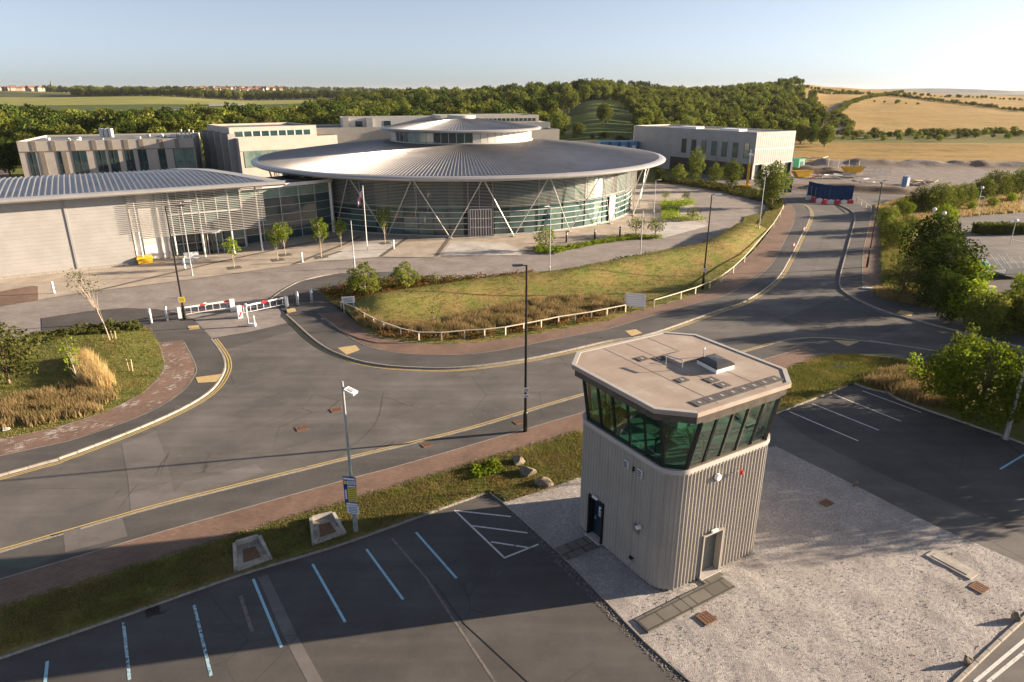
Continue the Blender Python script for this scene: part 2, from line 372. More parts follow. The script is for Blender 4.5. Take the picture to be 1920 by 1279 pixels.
def smooth_path(path, step=.9):
    """Catmull-Rom through the survey points, evenly re-spaced"""
    P = [Vector(p) for p in path]; P = [2*P[0]-P[1]]+P+[2*P[-1]-P[-2]]; out = []
    for i in range(1, len(P)-2):
        a, b, c, d = P[i-1:i+3]; k = max(2, int((c-b).length/.25))
        for j in range(k):
            t = j/k; out.append(.5*((2*b)+(c-a)*t+(2*a-5*b+4*c-d)*t*t+(3*b-a-3*c+d)*t**3))
    out.append(P[-2]); res = [out[0]]; acc = 0
    for p, q in zip(out, out[1:]):
        L = (q-p).length; 
        while acc+L >= step: 
            t = (step-acc)/L; p = p+(q-p)*t; res.append(p); L = (q-p).length; acc = 0
        acc += L
    return [tuple(p) for p in res]
def offset(path, d):
    P = [Vector(p) for p in path]; out = []
    for i, p in enumerate(P):
        t = (P[min(i+1, len(P)-1)]-P[max(i-1, 0)]).normalized(); out.append((p.x-t.y*d, p.y+t.x*d))
    return out
def ribbon(name, path, w, z, mat, parent):
    L, Rr = offset(path, w/2), offset(path, -w/2); n = len(path); mb = MB()
    mb.add([(x, y, z) for x, y in L]+[(x, y, z) for x, y in Rr], [(i, i+1, n+i+1, n+i) for i in range(n-1)]); return mb.build(name, mat, parent)
KS = MB().box((0,0,0), (1, .15, .26)).mesh('kerb_stone', 'kerb')
def bevel_mesh(me, w=.012):
    bm = bmesh.new(); bm.from_mesh(me); bmesh.ops.bevel(bm, geom=bm.edges[:], offset=w, segments=1, affect='EDGES'); bm.to_mesh(me); bm.free()
bevel_mesh(KS, .015)
def kerb(path, top=.125, step=.92, w=.15):
    k = empty('kerb', (path[0][0], path[0][1], 0), kind='structure'); pts = smooth_path(path, step)
    for a, b in zip(pts, pts[1:]):
        A, B = Vector(a), Vector(b); m = (A+B)/2; L = (B-A).length-.012
        o = bpy.data.objects.new('kerb_stone', KS); link(o, k); o.location = (m.x, m.y, top-.13+random.uniform(-.004, .004))
        o.rotation_euler = (0, 0, math.atan2((B-A).y, (B-A).x)); o.scale = (L, w/.15, 1)
    return pts
# ------------------------------------------------------------------ terrain
QK = [-1.3, -.72, -.5, -.36, -.24, -.1, .06, .12, .18, .27, .34, .40, .44, .52, .62, .72, 1.3]
YK = [0, 250, 330, 450, 650, 820, 1000, 1500, 2600, 4200, 9000]
def _row(*v): return list(v)
TT = {
 -1.3: (0,0,0,1,3,6,8,8,14,22,30), -.72: (0,0,0,1,3,6,9,19,22,26,28), -.5: (0,0,0,1,4,8,13,12,25,29,28), -.36: (0,0,0,1,4,7,7,6,26,30,28),
 -.24: (0,0,0,2,7,9,8,8,23,27,26), -.1: (0,0,1,4,10,11,9,8,14,18,18), .06: (0,0,2,9,15,15,10,8,10,14,14), .12: (0,0,4,13,17,16,10,8,8,10,10),
 .18: (0,0,3,9,14,15,10,6,6,8,8), .27: (0,0,2,7,14,16,10,4,4,6,6), .34: (0,0,2,8,17,20,12,4,2,0,0), .40: (0,0,2,8,20,27,16,2,0,0,0),
 .44: (0,0,1,7,17.5,24,16,2,0,0,0), .52: (0,0,.5,6,15.5,21,13,0,0,0,0), .62: (0,0,.5,5.5,13.5,17,10,0,0,0,0), .72: (0,0,.5,5,11,14,8,0,0,0,0), 1.3: (0,0,.5,4,9,11,6,0,0,0,0)}
TG = np.array([TT[q] for q in QK], float)
def hgt(X, Y):
    X = np.asarray(X, float); Y = np.asarray(Y, float); q = np.clip(X/np.maximum(Y, 60), QK[0], QK[-1])
    yk = np.clip(Y, 0, YK[-1]); iq = np.clip(np.searchsorted(QK, q)-1, 0, len(QK)-2); iy = np.clip(np.searchsorted(YK, yk)-1, 0, len(YK)-2)
    Q = np.array(QK); K = np.array(YK, float); tq = (q-Q[iq])/(Q[iq+1]-Q[iq]); ty = (yk-K[iy])/(K[iy+1]-K[iy])
    tq = tq*tq*(3-2*tq); ty2 = ty*ty*(3-2*ty); ty = .5*ty+.5*ty2
    h = (TG[iq,iy]*(1-tq)+TG[iq+1,iy]*tq)*(1-ty)+(TG[iq,iy+1]*(1-tq)+TG[iq+1,iy+1]*tq)*ty
    return h+np.where(Y > 330, .5*np.sin(X*.021+1)*np.sin(Y*.017), 0)*np.clip((Y-330)/200, 0, 1)
def h1(x, y): return float(hgt(x, y))
qs = np.concatenate([np.arange(-1.3, -.72, .05), np.arange(-.72, .74, .009), np.arange(.76, 1.31, .05)])
ys = [-80, -30, 0, 60, 120, 135, 150, 170, 190, 210, 230, 250]; y_ = 250.
while y_ < 9000: y_ *= 1.022 if y_ < 900 else 1.06; ys.append(y_)
ys = np.array(ys); V = []
for Y in ys:
    xs = qs*max(Y, 130); V.append(np.c_[xs, np.full(len(qs), Y), hgt(xs, np.full(len(qs), Y))-.06])
V = np.concatenate(V); nq = len(qs); ny = len(ys)
I = (np.arange(ny-1)[:,None]*nq+np.arange(nq-1)[None,:]).ravel(); Fq = np.c_[I, I+1, I+nq+1, I+nq]
me = fastmesh('ground', V, Fq)
TM = ['grass_green', 'woodland_floor', 'field_gold', 'field_dry', 'field_green', 'meadow', 'far_hill', 'rubble']
for m in TM: me.materials.append(MATS[m])
cen = V[Fq].mean(1); cy = cen[:,1]; cq = cen[:,0]/np.maximum(cy, 130); mi = np.zeros(len(Fq), np.int32)
mi[(cy > 185)] = 1
mi[(cy > 205) & (cy < 330) & (cq > .27)] = 3
mi[(cy > 135) & (cy <= 205) & (cq > .27)] = 7
mi[(cy > 285) & (cy < 345) & (cq > .34)] = 0
mi[(cy > 335) & (cy <= 780) & (cq < -.2)] = 5
edge = np.interp(cy, [320, 400, 520, 600, 700, 900], [.415, .43, .42, .40, .375, .36])
mi[(cy >= 345) & (cy < 1050) & (cq > edge)] = 2
mi[(cy > 780) & (cy < 1120) & (cq < -.27) & (cq > -.9)] = 4
mi[(cy > 270) & (cy < 520) & (cq > .05) & (cq < .19)] = 5
mi[(cy > 1120)] = 6
mi[(cy > 1500) & (cy < 1900) & (cq < -.2)] = 4
mi[(cy > 120) & (cy < 185) & (cq < -.72)] = 7
me.polygons.foreach_set('material_index', mi); me.polygons.foreach_set('use_smooth', np.ones(len(Fq), bool))
gnd = bpy.data.objects.new('ground', me); link(gnd); tag(gnd, kind='structure')
# ------------------------------------------------------------------ roads, footways, paving (plan polygons from survey points)
road = sheet('road', [(-150,-60),(150,-60),(150,60),(105,138),(52,141),(-150,141)], 0, 'asphalt')
KA = ext(GP([(0,1040),(168,991),(335,944),(640,867.5),(881,808),(1091,745),(1400,661.5),(1468,642),(1522,636),(1576,638),(1633,644),(1698,652),(1755,661)]), 30, 60)
S_RED = ext(GP([(0,1091),(319,997),(640,906),(784,867),(1091,777),(1441,674),(1498,658)]), 30)
S_GR = ext(GP([(0,1144),(335,1041.5),(640,947.5),(909,867),(1091,811),(1481,690)]), 30)
CPK = ext(GP([(0,1235),(231,1156),(449.5,1079),(640,1021.5),(838,951),(917,923)]), 30)
KL = ext(GP([(0,893),(100,865),(234,815),(334,771.5),(394,735),(419,700),(421,677),(411,657),(394,634)]), 30)
L_RED = ext(GP([(0,859),(134,829),(267,782),(334,744),(364,710),(367,687),(344,640)]), 30)
L_GR = ext(GP([(0,827),(100,807),(200,774),(267,740),(300.5,707),(309,684),(297,645)]), 30)
KM = GP([(537,591),(597,644),(650,670.5),(707,684.5),(784,691),(867,690.5),(967,678),(1040,664),(1140,641),(1217,628),(1340,585.5),(1400,564),(1454,526),(1481,485),(1500,447),(1514,420.5),(1519,399),(1507,385),(1480,376)])
M_RED = GP([(597,590),(660,637),(707,657),(767,666),(850.6,668),(934,660),(1034,640),(1140,619),(1207,599),(1300,572),(1370,551),(1440,504),(1470,455),(1487,420),(1490,398),(1482,384)])
M_GR = GP([(643.6,587),(687,624),(717,637),(767,644),(834,648),(901,644),(1001,630),(1140,604),(1173,592),(1290,560),(1330,545),(1413.5,472),(1453.6,421),(1470,388)])
KE = ext(GP([(1570,383),(1596,396),(1603,409),(1600,425),(1587,474),(1575,520),(1575,537),(1584,549),(1617,567),(1671,588.5),(1780,618),(1920,654)]), 0, 60)
E_RED0 = GP([(1634,404),(1626,440),(1618,480),(1617,538)]); E_RED1 = GP([(1655,404),(1653,440),(1652,480),(1653.6,542)])
E_GR = ext(GP([(1653.6,542),(1644,557),(1766,583),(1823,598),(1920,622)]), 0, 60)
Z = .12
KAs, KLs, KMs, KEs = kerb(KA), kerb(KL), kerb(KM), kerb(KE)
kerb(CPK, .10); kerb(GP([(917,923),(942,942),(1063,1051),(1200,1195),(1295,1279),(1380,1352)]), .05, 1.2, .08)
CPR = GP([(1601,720),(1641,734),(1660,733),(1679,747),(1725,765),(1896,824),(1960,850)]); kerb(CPR, .12); kerb(GP([(1454,776),(1465,771.6),(1601,720)]), .1)
kerb(GP([(1740,1340),(1795,1279),(1920,1161),(2040,1060)]), .11)
# footways
foot = sheet('footway', KA[:-4]+GP([(1576,638),(1633,644),(1698,652),(1755,661)])+[KA[-1]]+ext(GP([(1698,674),(1734,682),(1790,697)]), 0, 60)[::-1]+GP([(1595,665),(1552,668.5),(1541,671)])+S_RED[::-1], Z, 'asphalt_path')
sheet('block_path', S_RED+GP([(1541,671),(1481,690)])+S_GR[:-1][::-1], Z+.004, 'block_red')
sheet('footway', KL+GP([(361,602),(340,598),(297,645)])[:2]+[G(274,615), G(297,645)]+L_GR[:-1][::-1], Z-.004, 'asphalt_path')
sheet('block_path', L_RED+L_GR[::-1], Z+.004, 'block_red_pale')
sheet('footway', KM+M_GR[::-1]+GP([(600,551),(575,572),(545,578)]), Z-.002, 'asphalt_path')
sheet('block_path', M_RED+[G(1470,388)]+M_GR[:-1][::-1], Z+.004, 'block_red')
sheet('footway', KE+E_GR[::-1]+GP([(1655,404),(1640,392),(1600,383)]), Z-.002, 'asphalt_path')
sheet('block_path', E_RED0+E_RED1[::-1], Z+.004, 'block_red')
for a in (S_RED, S_GR, L_RED, L_GR, M_RED, M_GR, E_RED0, E_RED1): ribbon('edging', smooth_path(a, .8), .07, Z+.012, 'kerb', foot)
# block-paved access road and plaza
sheet('access_road', [(-140,62)]+GP([(-60,664),(0,650),(80,637),(78,597),(167,583.5),(234,578),(294,580),(334,587),(365,600),(397,634),(470,622),(540,605),(540,592),(507,562),(530,545),(567,527),(633.5,513.5),(740,510),(790,524),(900,530),(1001,525),(1140,514),(1280,481),(1347,460.5),(1390,427),(1397,407),(1440,392),(1430,380),(1350,360),(1280,347)])+[(30,158),(-140,158)], .006, 'block_grey')
crescent = sheet('path', GP([(540,592),(507,562),(530,545),(567,527),(633.5,513.5),(740,510),(790,524),(700,532),(640,540),(600,551),(575,572),(548,580)]), .05, 'asphalt_path')
kerb(GP([(507,562),(530,545),(567,527),(633.5,513.5),(740,510)]), .07)
sheet('path', GP([(80,637),(78,597),(167,583.5),(234,578),(294,580),(334,588),(345,598),(274,614),(200,613),(130,625)]), .03, 'asphalt_dark')
PLAZA = [S(-40,89)]+GP([(72,563.5),(140,552),(334,528),(500,505),(600,490.5),(640,489),(714,482.5),(817,484),(830,480.5),(975,480),(985,473),(1050,455),(1150,440),(1240,447),(1330,424),(1280,360)])+[(30,158),(-70,150),S(-40,120)]
plaza = sheet('plaza', PLAZA, .06, 'stone_tan')
for n_, pl in (('plaza', [(600,490),(714,482),(763,447),(700,447),(645,466)]), ('plaza', [(827,480),(975,479),(985,473),(945,456),(846,453)]), ('plaza', [(1215,446),(1245,447),(1330,424),(1300,416),(1235,419)])):
    sheet(n_, GP(pl), .066, 'stone_pale')
sheet('plaza', GP([(-30,580),(-30,553),(60,537),(71,538),(72,563),(30,570)]), .066, 'block_red')
for pl in ([(177,547),(410,492),(640,443)], [(713,482),(763,447)], [(817,482),(840,450)], [(548,497),(640,461),(677,444)], [(590,487),(640,472)]):
    ribbon('paving_band', ext(GP(pl)), .55, .071, 'stone_dark', plaza)
# vegetation grounds
def mound(path, h, w):
    P = [Vector(p) for p in path]
    def f(x, y):
        p = Vector((x, y)); d = 1e9
        for a, b in zip(P, P[1:]):
            t = max(0, min(1, (p-a).dot(b-a)/(b-a).length_squared)); d = min(d, (p-a-(b-a)*t).length)
        return h*math.exp(-(d/w)**2)
    return f
def rough_z(s, a, seed=0):
    return lambda x, y: a*noise.noise(Vector((x*s, y*s, seed)))+a*.5*noise.noise(Vector((x*s*2.7, y*s*2.7, seed+5)))
VERGE = S_GR+GP([(1552,668.5),(1595,665),(1698,674),(1734,682),(1790,697)])+ext(GP([(1734,682),(1790,697)]), 0, 60)[-1:]+[G(1960,850)]+CPR[:-1][::-1]+GP([(1465,771.6),(1085,897),(956,940),(917,923)])+CPK[:-1][::-1]
rz1 = rough_z(.9, .03)
sheet('verge', VERGE, .14, 'grass', .8, lambda x, y: rz1(x, y))
LIS = L_GR+GP([(274,615),(200,613),(130,625),(50,641),(0,649)])+[G(-150,680)]
mdl = mound(GP([(60,640),(150,645),(230,660)]), .35, 3.); sheet('verge', LIS, .14, 'grass_green', .8, lambda x, y: mdl(x, y)+rz1(x, y))
MIS = M_GR+GP([(1470,383),(1440,392),(1427,402),(1397,407),(1390,427),(1347,460.5),(1280,481),(1140,514),(1001,525),(900,530),(790,524),(700,532),(640,540),(600,551),(620,570)])
mdm = mound(GP([(720,582),(900,553),(1060,535),(1240,497),(1340,478),(1400,438)]), 1.45, 3.0)
sheet('verge', MIS, .14, 'grass', .8, lambda x, y: mdm(x, y)+rz1(x, y)); midz = lambda x, y: .14+mdm(x, y)
EIS = E_GR+[(140,62),(140,120)]+GP([(1700,372),(1640,385),(1640,392),(1655,404)])
sheet('verge', EIS, .14, 'grass_green', 1.2, lambda x, y: rz1(x, y))
# far side verge beside the access road (planted bank by the grey box building)
BANK = GP([(1225,338),(1280,347),(1350,360),(1430,380),(1450,398),(1466,392),(1470,381),(1440,365),(1380,352),(1300,340)])
sheet('verge', BANK, .1, 'soil', 1.5, rough_z(.5, .12))
# east car park
sheet('yard', GP([(1822,500),(1840,470),(1960,470),(2100,560),(1960,590),(1850,572)]), .19, 'asphalt_dark')
ecp = sheet('car_park', GP([(1790,400),(1800,385),(1920,360),(2300,380),(2300,520),(1860,520),(1815,470)]), .2, 'asphalt_patch')
# gravel yard with real relief
GRV = GP([(942,942),(956,940),(1085,897),(1454,838),(1615,917),(1759,989),(1920,1060),(2060,1125)])+GP([(2040,1060),(1920,1161),(1795,1279),(1740,1340)])[1:]+GP([(1380,1352),(1295,1279),(1200,1195),(1063,1051)])
ga, gb = rough_z(.55, .035, 3), rough_z(4.5, .011, 9)
sheet('gravel_yard', GRV, .035, 'gravel', .115, lambda x, y: ga(x, y)+gb(x, y))
# parking areas
cpl = sheet('car_park', CPK+GP([(942,942),(1063,1051),(1200,1195),(1295,1279),(1420,1390)])+[(8,4),(-60,4)], .005, 'asphalt_dark')
cpr = sheet('car_park', GP([(1454,776),(1465,771.6),(1601,720),(1641,734),(1660,733),(1679,747),(1725,765),(1896,824),(1960,850),(2150,950),(2150,1120),(1920,1003),(1651,888),(1515,820)]), .005, 'asphalt_dark')
def line(a, b, w, mat, parent, z=.011): ribbon('bay_line', ext([G(*a), G(*b)]), w, z, mat, parent)
for a, b, m in [((89,1240),(83,1295),'bay_paint'),((231.5,1167),(243,1275),'bay_paint_worn_shade_tint'),((364,1135),(396,1268),'bay_paint_worn_shade_tint'),((474.7,1086),(528,1214),'bay_paint'),((586,1058),(647.5,1167),'bay_paint'),((687,1030),(756,1124.5),'bay_paint'),((780,998.5),(856,1084.5),'bay_paint')]: line(a, b, .11, m, cpl)  # near bay lines carry the blue of skylit shade in their colour
for a, b in [((852.5,957),(946,1046.5)),((944,1047),(1009.5,1021)),((856,958),(958,969)),((884,986),(989,999.5)),((921,1016.5),(993,1027.5))]: line(a, b, .1, 'white_paint', cpl)
line((451,1118),(473,1185), .14, 'faint_paint', cpl)
for a, b in [((735,1010),(800,1085)),((800,1085),(935,1290))]: line(a, b, .1, 'faint_paint', cpl, .0095)
for a, b in [((1480,772),(1609,827)),((1523,757),(1648,807)),((1564,740),(1690,790.5)),((1617,733),(1727,773.5))]: line(a, b, .11, 'white_paint', cpr)
line((1875,880),(1950,835), .11, 'bay_paint', cpr)
for a, b in [((1827,1279),(1990,1143)),((1852,1279),(2010,1150))]: line(a, b, .12, 'white_paint', road, .008)
ribbon('repair_seam', ext(GP([(815,1095),(870,1170),(1000,1290)])), .05, .0105, 'black_metal', cpl)
def patch(pts, mat, parent, z=.004, name='repair_patch'): return sheet(name, GP(pts), z, mat, parent=parent)
patch([(484,1083),(502,1078),(530,1135),(556,1190),(612,1290),(582,1290),(533,1196)], 'asphalt_patch', cpl, .0085)
patch([(228,833),(292,808),(308,850),(330,935),(245,960),(240,900)], 'asphalt_patch', road)
patch([(310,940),(345,905),(480,870),(495,885),(350,935)], 'asphalt_patch', road, .0045)
patch([(395,634),(470,622),(545,606),(560,618),(400,662)], 'asphalt_path', road, .0042)
patch([(120,1001),(123,1040),(240,1010),(230,975)], 'asphalt_patch', foot, Z+.003)
patch([(1460,600),(1560,560),(1574,548),(1700,612),(1640,632),(1520,624)], 'asphalt_path', road, .0043)
ribbon('faint_line', ext(GP([(648,717),(786,765)])), .1, .006, 'faint_paint', road)
ribbon('faint_line', ext(GP([(1425,580),(1538,613)])), .1, .006, 'faint_paint', road)
for pth, sgn in ((KAs, 1), (KLs, -1), (KMs, -1), (KEs, 1)):
    for d in (.27, .45): ribbon('yellow_line', offset(pth, sgn*d), .085, .007, 'yellow_paint', road)
for pth, sgn in ((KAs, 1), (KLs, -1), (KMs, -1), (KEs, 1)): ribbon('gutter_grit', offset(pth, sgn*.14), .11, .0055, 'asphalt_patch', road)
for pl in ([(120,960),(500,850),(900,735)], [(300,760),(560,700),(700,700)], [(600,880),(700,800),(720,730)], [(1480,600),(1520,520),(1545,440)]): ribbon('sealed_joint', smooth_path(GP(pl), .7), .045, .0052, 'asphalt_path', road)
for pl in ([(367,710.5),(417,704),(406,719),(372,721)], [(352,614),(373,612),(375,619),(356,621)], [(633.5,655),(667,650),(675,659),(650,668)], [(1172,623),(1192,620),(1204,627),(1184,633)], [(537,582),(553,580),(556,586),(540,590)], [(1560,640),(1612,643),(1589,652)], [(1680,590),(1688,584),(1712,588),(1708,596)]):
    sheet('tactile_paving', GP(pl), Z+.008, 'tactile', parent=foot)
# concrete aprons and slabs by the tower
sl_l = empty('paving_slabs', (*S(16.1, 20.5), 0), kind='structure')
for (u0,u1,v0,v1) in ((16.2,17.05,20.06,20.98),(15.65,16.18,20.06,20.98),(15.12,15.63,20.06,20.98)):
    MB().box((*S((u0+u1)/2, (v0+v1)/2), .055), (u1-u0-.02, v1-v0, .11), FA).build('slab', 'slab_grey', sl_l)
sl_r = empty('paving_slabs', (*S(18, 15.3), 0), kind='structure')
for (u0,u1,v0,v1) in ((15.25,17.6,14.93,15.72),(17.62,20.1,14.93,15.72),(19.15,20.25,15.74,16.1)):
    MB().box((*S((u0+u1)/2, (v0+v1)/2), .05), (u1-u0-.01, v1-v0, .1), FA).build('slab', 'slab_grey', sl_r)
# ------------------------------------------------------------------ small ground things
def cover(px, py, w, d, label, z=.02, rz=FA, mat='rust', group=None):
    x, y = G(px, py); e = empty('drain_cover', (x, y, z), rz, label, 'drain cover', group)
    f = MB()
    for sx in (-1, 1): f.box((sx*w/2, 0, .008), (.05, d+.05, .03)); f.box((0, sx*d/2, .008), (w-.05, .05, .03))
    f.build('frame', mat, e, False)
    for i in range(4):
        MB().box((-w/2+(i+.5)*w/4, 0, .006), (w/4-.03, d-.05, .024)).build('bar', mat, e, False)
    MB().box((0,0,-.005), (w-.05, d-.05, .01)).build('pan', 'soil', e, False)
cover(1324,1162,.55,.55,'square rusty drain cover in the gravel near the grey tower door', .08)
cover(1549,945,.55,.4,'small rusty drain cover in the gravel right of the tower', .07)
cover(1835,1104,.6,.5,'half buried rusty cover beyond the concrete slab in the gravel', .06)
cover(566,803,.65,.55,'rusty drain cover in the road, nearer of the pair', .006)
cover(630,769,.65,.55,'rusty drain cover in the road, farther of the pair', .006)
cover(287,1147,.45,.45,'dark gully grate against the near car park kerb', .006, mat='frame_dark')
cover(800,838,.5,.4,'worn cover in the footway beside the road', Z+.004)
cover(972,795,.5,.45,'worn cover in the footway beside the tall black lamp', Z+.004)
cover(1575,690,.9,.7,'dark round-edged cover in the lawn beyond the tower', .17, mat='frame_dark')
for px, py, lb in ((247,660,'grey cover plate in the lawn, farther of two'),(253,671,'grey cover plate in the lawn, nearer of two'),(683,578,'grey cover plate under the white notice board'),(695,585,'grey cover plate in the lawn beside the rail fence')):
    x, y = G(px, py, .2); tag(MB().box((x, y, .2), (.9,.55,.05), R(10)).box((x, y, .235), (.7,.4,.03), R(10)).build('cover_plate', 'galvanised'), lb, 'cover plate')
x, y = G(1784, 1060); e = empty('concrete_slab', (x, y, -.08), FA, 'flat concrete slab lying in the gravel yard', 'slab')
MB().box((0,0,.09), (.75,1.9,.16)).build('slab', 'concrete', e, False); MB().box((0,0,.18), (.45,1.5,.02)).build('top_panel', 'concrete', e, False)
def rock(px, py, w, h, label, seed, z=.05):
    bm = bmesh.new(); bmesh.ops.create_icosphere(bm, subdivisions=3, radius=1); rr = random.Random(seed)
    s_ = (w*rr.uniform(.45,.55), w*rr.uniform(.35,.48), h*.6)
    planes = [Vector((rr.uniform(-1,1), rr.uniform(-1,1), rr.uniform(-.4,1))).normalized() for _ in range(9)]
    for v in bm.verts:
        p = v.co.copy()
        for n in planes:
            d = p.dot(n); 
            if d > .62: p -= n*(d-.62)
        p *= 1+.08*noise.noise(p*2.2+Vector((seed,0,0))); v.co = Vector((p.x*s_[0], p.y*s_[1], p.z*s_[2]))
    me = bpy.data.meshes.new('rock'); bm.to_mesh(me); bm.free(); me.materials.append(MATS['rock'])
    x, y = G(px, py); o = put('rock', me, None, (x, y, z+h*.3), rr.uniform(0, 3)); tag(o, label, 'rock', 'landscape boulders')
rock(972,872,.95,.5,'low boulder on the verge, farthest of the three by the footway',1,.12)
rock(990,893,1.0,.55,'boulder on the verge, middle of the three by the footway',2,.12)
rock(1020,911,1.15,.5,'long boulder on the verge, nearest the pale gravel',3,.12)
rock(1604,911,.45,.3,'pale boulder on the gravel edge by the dark asphalt strip',4)
rock(1903,1164,.42,.45,'brown boulder by the kerb at the right edge of the gravel',5)
rock(1812,1244,.4,.42,'brown boulder by the kerb, nearest the double white lines',6)
# stormwater inlets in the verge
for (pts, lb) in ((((446,1077),(444.5,1031),(486,1019),(507,1056)), 'concrete stormwater inlet with rusty grate, nearer the camera'), (((592,1027),(587,984),(624,975),(647,1008)), 'concrete stormwater inlet with grate, beside the parking sign pole')):
    w = [Vector(G(*p)) for p in pts]; c = sum(w, Vector((0,0)))/4; e = empty('storm_inlet', (c.x, c.y, 0), 0, lb, 'drain inlet')
    hs = (.14, .42, .42, .14)
    for i in range(3):
        a, b = w[i], w[i+1]; n = Vector((-(b-a).y, (b-a).x)).normalized()*.14; n = -n if (c-a).dot(n) > 0 else n; mb = MB()
        mb.add([(a.x,a.y,0),(b.x,b.y,0),(b.x+n.x,b.y+n.y,0),(a.x+n.x,a.y+n.y,0),(a.x,a.y,hs[i]),(b.x,b.y,hs[i+1]),(b.x+n.x,b.y+n.y,hs[i+1]),(a.x+n.x,a.y+n.y,hs[i])], [(0,1,2,3),(4,5,6,7),(0,1,5,4),(1,2,6,5),(2,3,7,6),(3,0,4,7)])
        mb.build('wall', 'concrete', e)
    MB().prism([tuple(p) for p in w], .1, .19).build('floor', 'concrete', e)
    g = [c+(p-c)*.55 for p in w]; gb_ = MB().prism([tuple(p) for p in g], .185, .2).build('grate', 'rust', e)
    for k in range(5):
        a = g[0].lerp(g[1], (k+.5)/5); b = g[3].lerp(g[2], (k+.5)/5); MB().bar((a.x,a.y,.205), (b.x,b.y,.205), .03, .02).build('bar', 'rust', gb_)
